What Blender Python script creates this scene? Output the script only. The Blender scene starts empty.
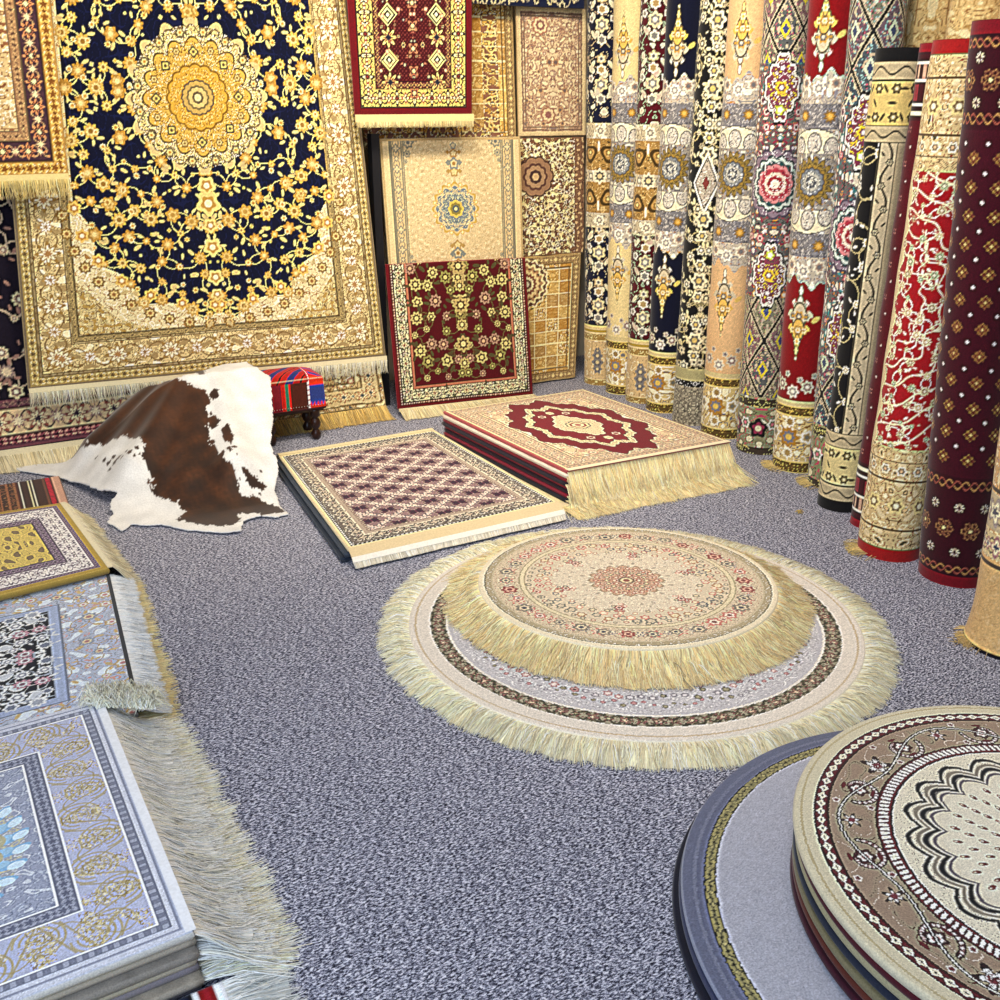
import bpy, math, random
import numpy as np
from mathutils import Vector
PI = math.pi
COL = bpy.context.scene.collection

# ------------------------------------------------------------------ camera numbers
F, TH, AZ, CH = 1000.0, math.radians(21.8), math.radians(27.9), 1.6
FWD = np.array([math.cos(TH)*math.sin(AZ), math.cos(TH)*math.cos(AZ), -math.sin(TH)])
RGT = np.array([math.cos(AZ), -math.sin(AZ), 0.0])
UPV = np.array([math.sin(TH)*math.sin(AZ), math.sin(TH)*math.cos(AZ), math.cos(TH)])
def at(u, v, z=0.0):
    """point at height z that the photo shows at (u, v)"""
    d = FWD + (u-500)/F*RGT - (v-500)/F*UPV
    t = (z-CH)/d[2]
    return np.array([d[0]*t, d[1]*t, z])
def aty(u, v, y):
    d = FWD + (u-500)/F*RGT - (v-500)/F*UPV
    t = y/d[1]
    return np.array([d[0]*t, y, CH+d[2]*t])

def lin(c):
    c = np.asarray(c, dtype=np.float64)
    return np.where(c <= .04045, c/12.92, ((np.clip(c, 0, 1)+.055)/1.055)**2.4)
def hx(s):
    return np.array([int(s[i:i+2], 16)/255. for i in (0, 2, 4)])

# ------------------------------------------------------------------ materials
MATS = {}
def pile_mat(name, rough=.95, bump=.35, bscale=900., noise=.18, sheen=.15):
    m = bpy.data.materials.new(name); m.use_nodes = True
    nt = m.node_tree; N = nt.nodes; L = nt.links
    b = N['Principled BSDF']; b.inputs['Roughness'].default_value = rough
    b.inputs['Specular IOR Level'].default_value = .15
    b.inputs['Sheen Weight'].default_value = sheen
    at_ = N.new('ShaderNodeVertexColor'); at_.layer_name = 'Col'
    no = N.new('ShaderNodeTexNoise'); no.inputs['Scale'].default_value = bscale*.35; no.inputs['Detail'].default_value = 2
    tc = N.new('ShaderNodeTexCoord'); L.new(tc.outputs['Object'], no.inputs['Vector'])
    mr = N.new('ShaderNodeMapRange'); mr.inputs['From Min'].default_value = .3; mr.inputs['From Max'].default_value = .7
    mr.inputs['To Min'].default_value = 1-noise; mr.inputs['To Max'].default_value = 1+noise
    L.new(no.outputs['Fac'], mr.inputs['Value'])
    mx = N.new('ShaderNodeVectorMath'); mx.operation = 'SCALE'
    L.new(at_.outputs['Color'], mx.inputs[0]); L.new(mr.outputs['Result'], mx.inputs['Scale'])
    L.new(mx.outputs['Vector'], b.inputs['Base Color'])
    bp = N.new('ShaderNodeBump'); bp.inputs['Strength'].default_value = bump; bp.inputs['Distance'].default_value = .002
    L.new(no.outputs['Fac'], bp.inputs['Height']); L.new(bp.outputs['Normal'], b.inputs['Normal'])
    return m
M_PILE = pile_mat('woven_rug_pile')
M_FRINGE = pile_mat('cotton_fringe', .9, .05, 400., .08, .35)
M_HIDE = pile_mat('cowhide_hair', .55, .25, 500., .12, .25)
M_KILIM = pile_mat('kilim_weave', .9, .4, 700., .15, .1)
def plain(name, col, rough=.6, metal=0., noise=.1, scale=20., spec=.4):
    m = bpy.data.materials.new(name); m.use_nodes = True
    nt = m.node_tree; N = nt.nodes; L = nt.links
    b = N['Principled BSDF']; b.inputs['Roughness'].default_value = rough; b.inputs['Metallic'].default_value = metal
    b.inputs['Specular IOR Level'].default_value = spec
    no = N.new('ShaderNodeTexNoise'); no.inputs['Scale'].default_value = scale; no.inputs['Detail'].default_value = 4
    cr = N.new('ShaderNodeValToRGB'); c = lin(hx(col) if isinstance(col, str) else col)
    cr.color_ramp.elements[0].position = .3; cr.color_ramp.elements[1].position = .7
    cr.color_ramp.elements[0].color = (*(c*(1-noise)), 1); cr.color_ramp.elements[1].color = (*(c*(1+noise)), 1)
    L.new(no.outputs['Fac'], cr.inputs['Fac']); L.new(cr.outputs['Color'], b.inputs['Base Color'])
    return m
M_WALL = plain('painted_plaster', 'cfc3ac', .9)
M_CEIL = plain('white_ceiling_paint', 'e6e2da', .9)
M_WOOD = plain('dark_turned_wood', '2b150d', .3, 0, .4, 40)
M_BLACK = plain('black_gap_shade', '15151a', .45)  # stands for shade in the gap beside the beige medallion rug
M_STUD = plain('silver_upholstery_nail', 'd8d4c8', .3, .9)
M_DARKBACK = plain('dark_navy_rug_back', '2c3440', .95)

def floor_mat():
    m = bpy.data.materials.new('loop_pile_carpet'); m.use_nodes = True
    nt = m.node_tree; N = nt.nodes; L = nt.links
    b = N['Principled BSDF']; b.inputs['Roughness'].default_value = .95; b.inputs['Specular IOR Level'].default_value = .1
    tc = N.new('ShaderNodeTexCoord')
    mp = N.new('ShaderNodeMapping'); mp.inputs['Rotation'].default_value = (0, 0, -.42); mp.inputs['Scale'].default_value = (1, 2.0, 1)
    L.new(tc.outputs['Object'], mp.inputs['Vector'])
    n1 = N.new('ShaderNodeTexNoise'); n1.inputs['Scale'].default_value = 105; n1.inputs['Detail'].default_value = 3; n1.inputs['Roughness'].default_value = .75
    L.new(mp.outputs['Vector'], n1.inputs['Vector'])
    v = N.new('ShaderNodeTexVoronoi'); v.inputs['Scale'].default_value = 170
    L.new(mp.outputs['Vector'], v.inputs['Vector'])
    cr = N.new('ShaderNodeValToRGB'); e = cr.color_ramp.elements
    e[0].position = .41; e[0].color = (*lin(hx('21212d')), 1)
    e[1].position = .62; e[1].color = (*lin(hx('e2e2ee')), 1)
    k = e.new(.48); k.color = (*lin(hx('646679')), 1)
    k = e.new(.545); k.color = (*lin(hx('a0a2b5')), 1)
    ad = N.new('ShaderNodeMath'); ad.operation = 'MULTIPLY_ADD'; ad.inputs[1].default_value = .12; ad.inputs[2].default_value = -.06
    vc = N.new('ShaderNodeSeparateColor'); L.new(v.outputs['Color'], vc.inputs['Color']); L.new(vc.outputs[0], ad.inputs[0])
    a2 = N.new('ShaderNodeMath'); a2.operation = 'ADD'; L.new(ad.outputs[0], a2.inputs[0]); L.new(n1.outputs['Fac'], a2.inputs[1])
    L.new(a2.outputs[0], cr.inputs['Fac']); L.new(cr.outputs['Color'], b.inputs['Base Color'])
    bp = N.new('ShaderNodeBump'); bp.inputs['Strength'].default_value = .5; bp.inputs['Distance'].default_value = .004
    L.new(a2.outputs[0], bp.inputs['Height']); L.new(bp.outputs['Normal'], b.inputs['Normal'])
    return m

# ------------------------------------------------------------------ object helpers
def tag(o, label=None, cat=None, group=None, kind=None):
    if label: o['label'] = label
    if cat: o['category'] = cat
    if group: o['group'] = group
    if kind: o['kind'] = kind
    return o
def raw_mesh(name, V, faces, cols=None, mat=None, parent=None, smooth=True):
    """V (n,3); faces: list of arrays (m,k) or ngon lists; cols (n,3) sRGB"""
    me = bpy.data.meshes.new(name)
    V = np.asarray(V, dtype=np.float32)
    loops, starts, totals, p = [], [], [], 0
    for f in faces:
        f = np.asarray(f, dtype=np.int32)
        if f.ndim == 1: f = f[None]
        m_, k = f.shape
        loops.append(f.ravel()); starts.append(p+np.arange(m_)*k); totals.append(np.full(m_, k)); p += m_*k
    loops = np.concatenate(loops); starts = np.concatenate(starts); totals = np.concatenate(totals)
    me.vertices.add(len(V)); me.vertices.foreach_set('co', V.ravel())
    me.loops.add(len(loops)); me.loops.foreach_set('vertex_index', loops.astype(np.int32))
    me.polygons.add(len(starts)); me.polygons.foreach_set('loop_start', starts.astype(np.int32))
    me.polygons.foreach_set('loop_total', totals.astype(np.int32))
    me.polygons.foreach_set('use_smooth', np.full(len(starts), smooth))
    me.update(calc_edges=True)
    if cols is not None:
        a = me.color_attributes.new('Col', 'FLOAT_COLOR', 'POINT')
        c = np.ones((len(V), 4), dtype=np.float32); c[:, :3] = lin(cols)
        a.data.foreach_set('color', c.ravel())
    if mat: me.materials.append(mat)
    o = bpy.data.objects.new(name, me); COL.objects.link(o)
    if parent: o.parent = parent
    return o
def box(name, lo, hi, mat, parent=None):
    x0, y0, z0 = lo; x1, y1, z1 = hi
    V = [(x, y, z) for z in (z0, z1) for (x, y) in ((x0, y0), (x1, y0), (x1, y1), (x0, y1))]
    Fc = [[0, 3, 2, 1], [4, 5, 6, 7], [0, 1, 5, 4], [1, 2, 6, 5], [2, 3, 7, 6], [3, 0, 4, 7]]
    return raw_mesh(name, V, [np.array(Fc)], None, mat, parent, False)
def empty(name, loc):
    o = bpy.data.objects.new(name, None); COL.objects.link(o); o.location = loc; o.empty_display_size = .1
    return o

# ------------------------------------------------------------------ pattern painter: a rug's own dyed pattern, in metres
class Cv:
    def __init__(s, W, H, p, bg, seed=1, yc=0., xc=0.):
        s.W, s.H, s.p = W, H, p
        s.nx, s.ny = max(8, int(W/p)), max(8, int(H/p))
        s.x0, s.y0 = -W/2-xc, -H/2-yc
        s.X, s.Y = np.meshgrid(np.linspace(-W/2, W/2, s.nx)-xc, np.linspace(-H/2, H/2, s.ny)-yc)
        s.px = W/(s.nx-1); s.py = H/(s.ny-1)
        s.c = np.empty((s.ny, s.nx, 3)); s.c[:] = hx(bg) if isinstance(bg, str) else bg
        s.D = np.minimum(W/2-abs(s.X+xc), H/2-abs(s.Y+yc))
        s.S = np.where(W/2-abs(s.X+xc) < H/2-abs(s.Y+yc), s.Y, s.X)
        s.R = np.hypot(s.X, s.Y); s.T = np.arctan2(s.Y, s.X)
        s.rs = np.random.RandomState(seed)
    def put(s, m, col):
        col = hx(col) if isinstance(col, str) else np.asarray(col)
        a = (m.astype(float) if m.dtype == bool else np.clip(m, 0, 1))[..., None]
        s.c = s.c*(1-a)+a*col
    def soft(s, d): return np.clip(d/s.px+.5, 0, 1)
    def band(s, d0, d1, col, D=None):
        D = s.D if D is None else D
        s.put(s.soft(D-d0)*s.soft(d1-D), col)
    def lines(s, ds, col, w=.004, D=None):
        D = s.D if D is None else D
        for d in ds: s.put(np.clip(1.2-abs(D-d)/max(w, s.px)*.9, 0, 1)*.95, col)
    def filigree(s, m, cols, scale, n=9, rad=0, seed=None, sharp=1., xo=0, yo=0):
        """symmetric curling tracery; cols: list of (quantile0, quantile1, colour)"""
        r = np.random.RandomState(seed) if seed is not None else s.rs
        f = np.zeros_like(s.X)
        for _ in range(n):
            k = 2*PI/scale*r.uniform(.6, 1.5); a = r.uniform(0, PI/2)
            if rad: f += np.cos(k*s.R+r.uniform(0, 6))*np.cos(rad*s.T*r.randint(1, 4)) + .7*np.cos(k*math.cos(a)*s.R*np.cos(rad*s.T)+r.uniform(0, 6))
            else: f += np.cos(k*math.cos(a)*(s.X-xo))*np.cos(k*math.sin(a)*(s.Y-yo)+r.uniform(0, 0.01)) * r.uniform(.6, 1)
        if not m.any(): return
        q = np.argsort(np.argsort(f[m].ravel()[::7]))
        vals = np.sort(f[m].ravel())
        for a, b, col in cols:
            lo = vals[int(a*(len(vals)-1))]; hi = vals[int(b*(len(vals)-1))]
            s.put(m & (f >= lo) & (f <= hi), col)
    def stamp(s, x, y, R, fn):
        ix0 = max(0, int((x-R-s.x0)/s.px)); ix1 = min(s.nx, int((x+R-s.x0)/s.px)+2)
        iy0 = max(0, int((y-R-s.y0)/s.py)); iy1 = min(s.ny, int((y+R-s.y0)/s.py)+2)
        if ix0 >= ix1 or iy0 >= iy1: return
        X = s.X[iy0:iy1, ix0:ix1]-x; Y = s.Y[iy0:iy1, ix0:ix1]-y
        sub = s.c[iy0:iy1, ix0:ix1]
        for m, col in fn(X, Y):
            a = np.clip(m, 0, 1)[..., None]; sub[:] = sub*(1-a)+a*col
    def flower(s, x, y, R, cols, n=6, ph=0., lob=.13):
        cols = [hx(c) if isinstance(c, str) else c for c in cols]
        def fn(X, Y):
            r = np.hypot(X, Y); t = np.arctan2(Y, X)
            rr = R*(1-lob+lob*np.cos(n*(t-ph)))
            out = [((rr-r)/s.px+.5, cols[0])]
            if len(cols) > 1: out.append(((.62*rr-r)/s.px+.5, cols[1]))
            if len(cols) > 2: out.append(((.3*R-r)/s.px+.5, cols[2]))
            return out
        s.stamp(x, y, R*1.05, fn)
    def leaf(s, x, y, L_, W_, a, col):
        col = hx(col) if isinstance(col, str) else col
        ca, sa = math.cos(a), math.sin(a)
        def fn(X, Y):
            u = X*ca+Y*sa; v = -X*sa+Y*ca
            return [((1-(u/L_)**2-(v/W_)**2)*W_/s.px+.3, col)]
        s.stamp(x, y, L_, fn)
    def path(s, P, col, w=0):
        """thin line through points P (n,2)"""
        P = np.asarray(P); seg = np.hypot(*(P[1:]-P[:-1]).T); tot = seg.sum()
        n = int(tot/s.px*1.6)+2; cum = np.concatenate([[0], np.cumsum(seg)]); q = np.linspace(0, tot, n)
        x = np.interp(q, cum, P[:, 0]); y = np.interp(q, cum, P[:, 1])
        col = hx(col) if isinstance(col, str) else col
        ix = np.rint((x-s.x0)/s.px).astype(int); iy = np.rint((y-s.y0)/s.py).astype(int)
        k = w
        for ox in range(-k, k+1):
            for oy in range(-k, k+1):
                if ox*ox+oy*oy > k*k+.5: continue
                a, b = ix+ox, iy+oy; ok = (a >= 0) & (a < s.nx) & (b >= 0) & (b < s.ny)
                s.c[b[ok], a[ok]] = col
    def mirrors(s, x, y, sym):
        if sym == 0: return [(x, y, 1, 1)]
        if sym == 1: return [(x, y, 1, 1), (-x, y, -1, 1)]
        return [(x, y, 1, 1), (-x, y, -1, 1), (x, -y, 1, -1), (-x, -y, -1, -1)]
    def floral(s, mask, mind, R, cols, vine=None, sym=1, leafs=None, tries=1500, nv=2, w=0, curl=.6, nmax=400, seed=None):
        """flowers scattered evenly over mask, joined by curling vines, mirrored"""
        r = np.random.RandomState(seed) if seed is not None else s.rs
        ys, xs = np.nonzero(mask)
        if not len(ys): return
        pts = []
        for _ in range(tries):
            i = r.randint(len(ys)); x = s.X[ys[i], xs[i]]; y = s.Y[ys[i], xs[i]]
            if sym: x = abs(x)
            if sym == 2: y = abs(y)
            if all((x-a)**2+(y-b)**2 > mind*mind for a, b in pts):
                pts.append((x, y))
                if len(pts) >= nmax: break
        for i, (x, y) in enumerate(pts):
            if vine:
                near = sorted(pts, key=lambda q: (q[0]-x)**2+(q[1]-y)**2)[1:1+nv]
                for (a, b) in near:
                    sg = r.choice([-1, 1])*curl; mx, my = (x+a)/2-(b-y)*sg, (y+b)/2+(a-x)*sg
                    t = np.linspace(0, 1, 9)
                    P = np.stack([(1-t)**2*x+2*t*(1-t)*mx+t*t*a, (1-t)**2*y+2*t*(1-t)*my+t*t*b], 1)
                    for (q1, q2, fx, fy) in s.mirrors(1, 1, sym): s.path(P*[fx, fy], vine, w)
        for (x, y) in pts:
            if leafs:
                for _ in range(2):
                    a = r.uniform(0, 2*PI); d = R*1.6; L_ = R*r.uniform(.4, .7)
                    lx, ly = x+d*math.cos(a), y+d*math.sin(a); aa = a+r.uniform(-.6, .6)
                    for (q1, q2, fx, fy) in s.mirrors(lx, ly, sym):
                        s.leaf(q1, q2, L_, L_*.45, math.atan2(math.sin(aa)*fy, math.cos(aa)*fx), leafs)
            n = r.choice([6, 8, 9]); RR = R*r.choice([.6, .8, 1, 1.15]); ci = r.randint(len(cols)); ph = r.uniform(0, 3)
            for (q1, q2, fx, fy) in s.mirrors(x, y, sym): s.flower(q1, q2, RR, cols[ci], n, ph)
    def chain(s, d0, d1, per, cols, vine=None, bg=None, D=None, S=None, small=None, lob=.25, n=8, fill=.46, amp=.3, w=.0025):
        """rosettes in a row joined by a waving vine, along a border band"""
        D = s.D if D is None else D; S = s.S if S is None else S
        M = (D >= d0) & (D < d1); W = d1-d0; q = D-(d0+d1)/2
        if bg: s.put(M, bg)
        ww = max(w, s.px*.7)
        if vine:
            for sg in (1, -1):
                s.put(M*np.clip(1.4-abs(q-sg*W*amp*np.sin(2*PI*S/per))/ww, 0, 1), vine)
        for off, R, cc in ((0, W*fill, cols), (per/2, W*fill*.62, small or cols)):
            p = np.mod(S+per/2+off, per)-per/2
            r = np.hypot(p, q); t = np.arctan2(q, p); rr = R*(1-lob+lob*np.cos(n*t))
            for f, c in zip((1, .68, .36), cc): s.put(M*s.soft(f*rr-r), c)
    def medal(s, x, y, rings, n=16, ax=1., ay=1.):
        X = (s.X-x)/ax; Y = (s.Y-y)/ay; r = np.hypot(X, Y); t = np.arctan2(Y, X)
        for R, amp, nn, col in rings:
            rr = R*(1-amp+amp*abs(np.cos(nn/2*t)))
            s.put(s.soft(rr-r), col)

def crop_top(c, h):
    """the part above height h is folded over the hanging bar"""
    k = int(h/c.py); c.c = c.c[:k]; c.X = c.X[:k]; c.Y = c.Y[:k]; c.H = h; c.ny = k; return c
def finish(c, amt=1.05, knot=.05):
    """crisp knot-by-knot colour edges and the slight unevenness of dyed knots"""
    a = c.c; p = np.pad(a, ((2, 2), (2, 2), (0, 0)), mode='edge'); ny, nx = a.shape[:2]
    b = sum(p[2+i:2+i+ny, 2+j:2+j+nx] for i in (-2, -1, 0, 1, 2) for j in (-2, -1, 0, 1, 2))/25
    r = np.random.RandomState(c.nx)
    c.c = np.clip((a+amt*(a-b))*(1+knot*r.randn(ny, nx, 1)), .01, 1)**1.16
# ------------------------------------------------------------------ rug bodies
def body(name, cv, P, thick, nrm, edge, parent=None, mat=None, hole=None):
    """rug: face grid P(ny,nx,3) coloured by canvas, edge band and back"""
    ny, nx = cv.ny, cv.nx
    finish(cv)
    V = P.reshape(-1, 3); C = cv.c.reshape(-1, 3)
    idx = np.arange(ny*nx).reshape(ny, nx)
    q = np.stack([idx[:-1, :-1], idx[:-1, 1:], idx[1:, 1:], idx[1:, :-1]], -1).reshape(-1, 4)
    ring = np.concatenate([idx[0, :], idx[1:, -1], idx[-1, -2::-1], idx[-2:0:-1, 0]])
    n = len(ring); nrm = np.asarray(nrm, float)
    e = hx(edge) if isinstance(edge, str) else edge
    cen = V[ring].mean(0); out = V[ring]-cen; out /= np.linalg.norm(out, axis=1)[:, None]+1e-9
    base = len(V)
    r0 = V[ring]-nrm*thick*.12+out*thick*.15; r1 = V[ring]-nrm*thick*.5+out*thick*.28; r2 = V[ring]-nrm*thick
    V = np.concatenate([V, r0, r1, r2]); C = np.concatenate([C, np.tile(e, (3*n, 1))])
    fs = [q]; a = ring
    for k in range(3):
        b = base+k*n+np.arange(n)
        fs.append(np.stack([a, b, np.roll(b, -1), np.roll(a, -1)], 1)); a = b
    bot = a[:nx]; top = a[nx+ny-2:2*nx+ny-2][::-1]      # back: strips from the lower to the upper edge
    fs.append(np.stack([bot[1:], bot[:-1], top[:-1], top[1:]], 1))
    return raw_mesh(name, V, fs, C, mat or M_PILE, parent)
def quadgrid(cv, bl, br, tr, tl, warp=None):
    s = np.linspace(0, 1, cv.nx)[None, :, None]; t = np.linspace(0, 1, cv.ny)[:, None, None]
    bl, br, tr, tl = [np.asarray(a, float) for a in (bl, br, tr, tl)]
    P = (1-s)*(1-t)*bl+s*(1-t)*br+s*t*tr+(1-s)*t*tl
    if warp: P = P+warp(s[..., 0]+0*t[..., 0], t[..., 0]+0*s[..., 0])
    return P
GV = np.array([math.cos(AZ), -math.sin(AZ)]); HV = np.array([math.sin(AZ), math.cos(AZ)])
def discgrid(cv, cx, cy, z, R, warp=None):
    """square canvas bent into a disc; recolours the canvas so the pattern stays round"""
    u = np.linspace(-1, 1, cv.nx)[None, :]; v = np.linspace(-1, 1, cv.ny)[:, None]
    x = u*np.sqrt(1-v*v/2); y = v*np.sqrt(1-u*u/2)
    ix = np.clip(np.rint((x+1)/2*(cv.nx-1)), 0, cv.nx-1).astype(int); iy = np.clip(np.rint((y+1)/2*(cv.ny-1)), 0, cv.ny-1).astype(int)
    cv.c = cv.c[iy, ix]
    Z = z+0*x
    if warp: Z = Z+warp(x, y)
    Ra, Rb = R if isinstance(R, tuple) else (R, R)
    return np.stack([cx+Ra*x*GV[0]+Rb*y*HV[0], cy+Ra*x*GV[1]+Rb*y*HV[1], Z], -1)

def strands(name, paths, w, cols, parent=None, mat=None, under=None, closed=False):
    """paths (N,K,3): thin three-sided tapering threads"""
    N, K, _ = paths.shape
    tan = np.gradient(paths, axis=1); tan /= np.linalg.norm(tan, axis=2)[..., None]+1e-9
    ref = np.array([.31, .42, .85]); a = np.cross(tan, ref); a /= np.linalg.norm(a, axis=2)[..., None]+1e-9
    b = np.cross(tan, a)
    wd = w*np.array([.8, 1., .95, .8, .35, .3])[:K][None, :, None] if K <= 6 else w
    if isinstance(w, np.ndarray): wd = w[:, None, None]*np.linspace(1, .4, K)[None, :, None]
    rings = []
    for k in range(3):
        an = 2*PI*k/3
        rings.append(paths+wd*(math.cos(an)*a+math.sin(an)*b))
    V = np.stack(rings, 2)                           # N,K,3ring,3
    idx = np.arange(N*K*3).reshape(N, K, 3); nx_ = np.roll(idx, -1, axis=2)
    q = np.stack([idx[:, :-1], nx_[:, :-1], nx_[:, 1:], idx[:, 1:]], -1).reshape(-1, 4)
    C = np.repeat(cols[:, None, :], K*3, axis=1).reshape(-1, 3); V = V.reshape(-1, 3); fs = [q]
    if under is not None:          # added bright rippled sheet, keeps the gaps between threads from going dark
        U, uc = under; n = len(U); U = U.copy()
        ker = np.hanning(9); ker /= ker.sum()
        for k in range(K):
            for a_ in range(3):
                e_ = np.concatenate([U[-4:, k, a_], U[:, k, a_], U[:4, k, a_]]) if closed else np.pad(U[:, k, a_], 4, mode='edge')
                U[:, k, a_] = np.convolve(e_, ker, 'valid')
            U[:, k] = U[:, 0]+(U[:, k]-U[:, 0])*.93; U[:, k, 2] -= .0026*min(k, 1); U[:, k, 2] = np.maximum(U[:, k, 2], .002)
        b0 = len(V); ui = b0+np.arange(n*K).reshape(n, K); nx2 = np.roll(ui, -1, axis=0)
        if not closed: ui, nx2 = ui[:-1], nx2[:-1]
        fs.append(np.stack([ui[:, :-1], ui[:, 1:], nx2[:, 1:], nx2[:, :-1]], -1).reshape(-1, 4))
        rr_ = np.random.RandomState(7); V = np.concatenate([V, U.reshape(-1, 3)])
        sh = np.repeat((1+.10*rr_.randn(n))[:, None], K, axis=1)*np.array([.8, .95, 1, .95, .9])[:K]
        C = np.concatenate([C, np.clip(uc*sh[..., None], 0, 1).reshape(-1, 3)])
    return raw_mesh(name, V, fs, C, mat or M_FRINGE, parent, True)
def fringe(parent, roots, outs, L, z_end, col, w=.0022, seed=1, lay=2, var=.09, clump=.5, col2=None, name='fringe', lift=.006, sheet=True, closed=False):
    """threads from edge points, over the edge and down to z_end, lying outwards by about L"""
    r = np.random.RandomState(seed); roots = np.repeat(np.asarray(roots, float), lay, axis=0); outs = np.repeat(np.asarray(outs, float), lay, axis=0)
    N = len(roots); t = np.array([0, .18, .45, .75, 1.])
    side = np.stack([-outs[:, 1], outs[:, 0], 0*outs[:, 0]], 1)
    lf = np.convolve(r.randn(N+60), np.hanning(31)/6, 'same')[30:30+N]
    lf2 = np.convolve(r.randn(N+60), np.hanning(11)/3, 'same')[30:30+N]
    ll = L*(1+.1*lf+r.uniform(-.12, .08, N)); sd = L*(clump*.45*lf+clump*.25*lf2+clump*.22*r.randn(N))
    dz = np.maximum(0, roots[:, 2]-(z_end if np.isscalar(z_end) else np.repeat(np.asarray(z_end), lay)))
    drop = np.array([0, .22, .62, .93, 1.]); P = np.zeros((N, 5, 3))
    bow = np.array([0, .5, 1, .6, 0.])
    for k in range(5):
        P[:, k] = roots+outs*(ll*t[k])[:, None]+side*(sd*t[k]**1.5)[:, None]
        P[:, k, 2] = roots[:, 2]-dz*drop[k]+lift*bow[k]*r.uniform(.2, 1.6, N)
    c0 = hx(col); c1 = hx(col2) if col2 else c0
    k = r.uniform(0, 1, N)[:, None]; C = c0*(1-k)+c1*k; C = np.clip(C*(1+var*r.randn(N)[:, None]), 0, 1)
    return strands(name, P, w*np.ones(N)*r.uniform(.7, 1.2, N), C, parent, mat=None, under=(P[::lay], c0*.5+c1*.5) if sheet else None, closed=closed)
def edgepts(a, b, n, out):
    a, b = np.asarray(a, float), np.asarray(b, float); t = (np.arange(n)+.5)/n
    return a+(b-a)*t[:, None], np.tile(np.asarray(out, float), (n, 1))
def hang_fringe(parent, a, b, n, L, col, out=(0, -1, 0), seed=1, col2=None, w=.0022, name='fringe', splay=.12, var=.1):
    r = np.random.RandomState(seed); R_, _ = edgepts(a, b, n, out); d = np.asarray(b, float)-a; d /= np.linalg.norm(d)
    P = np.zeros((n, 4, 3)); lf = np.convolve(r.randn(n+40), np.hanning(13)/3, 'same')[20:20+n]
    ll = L*(1+r.uniform(-.12, .06, n)); o = np.asarray(out, float)
    for k, t in enumerate((0, .3, .65, 1.)):
        P[:, k] = R_+np.array([0, 0, -1.])*(ll*t)[:, None]+o*(.004+L*splay*t*(1+.5*r.randn(n)))[:, None]+d*(L*(.10*lf+.05*r.randn(n))*t)[:, None]
    kk = r.uniform(0, 1, n)[:, None]; C = np.clip((hx(col)*(1-kk)+hx(col2 or col)*kk)*(1+var*r.randn(n)[:, None]), 0, 1)
    return strands(name, P, w*r.uniform(.7, 1.3, n), C, parent)
def heading(parent, a, b, h, col, out, name='heading_tape', t=.004):
    """flat woven tape between pile and fringe"""
    a, b, h, out = [np.asarray(q, float) for q in (a, b, h, out)]
    V = [a, b, b+h, a+h]; V = V+[v+out*t for v in V]
    Fc = [[0, 3, 2, 1], [4, 5, 6, 7], [0, 1, 5, 4], [1, 2, 6, 5], [2, 3, 7, 6], [3, 0, 4, 7]]
    return raw_mesh(name, V, [np.array(Fc)], np.tile(hx(col), (8, 1)), M_FRINGE, parent, False)

# ================================================================== the room
fl = box('floor', (-2.4, -2.6, -.1), (4.0, 5.6, 0), floor_mat()); tag(fl, kind='structure')
tag(box('wall_back', (-2.4, 5.6, 0), (4.0, 5.7, 3.3), M_WALL), kind='structure')
tag(box('wall_right', (4.0, -2.6, 0), (4.1, 5.7, 3.3), M_WALL), kind='structure')
tag(box('wall_left', (-2.5, -2.6, 0), (-2.4, 5.7, 3.3), M_WALL), kind='structure')
tag(box('ceiling', (-2.5, -2.6, 3.3), (4.1, 5.7, 3.4), M_CEIL), kind='structure')

GOLD = [['b8944c', 'dcbe78', 'c09a50'], ['c6a45c', 'e0c888', 'a8823c'], ['b08a44', 'd2b06a', 'e6d294']]
def hung(name, cv, bl, br, tr, tl, label, group=None, edge='6b5a40', thick=.012, wave=.008, seed=0, cat='rug'):
    w = lambda s, t: np.stack([0*s, -wave*(np.sin(s*9+seed)*(.4+.6*(1-t))+.5*np.sin(s*17+2*seed+t*3)), 0*s], -1)
    o = body(name, cv, quadgrid(cv, bl, br, tr, tl, w), thick, (0, -1, 0), edge)
    return tag(o, label, cat, group)

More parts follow.
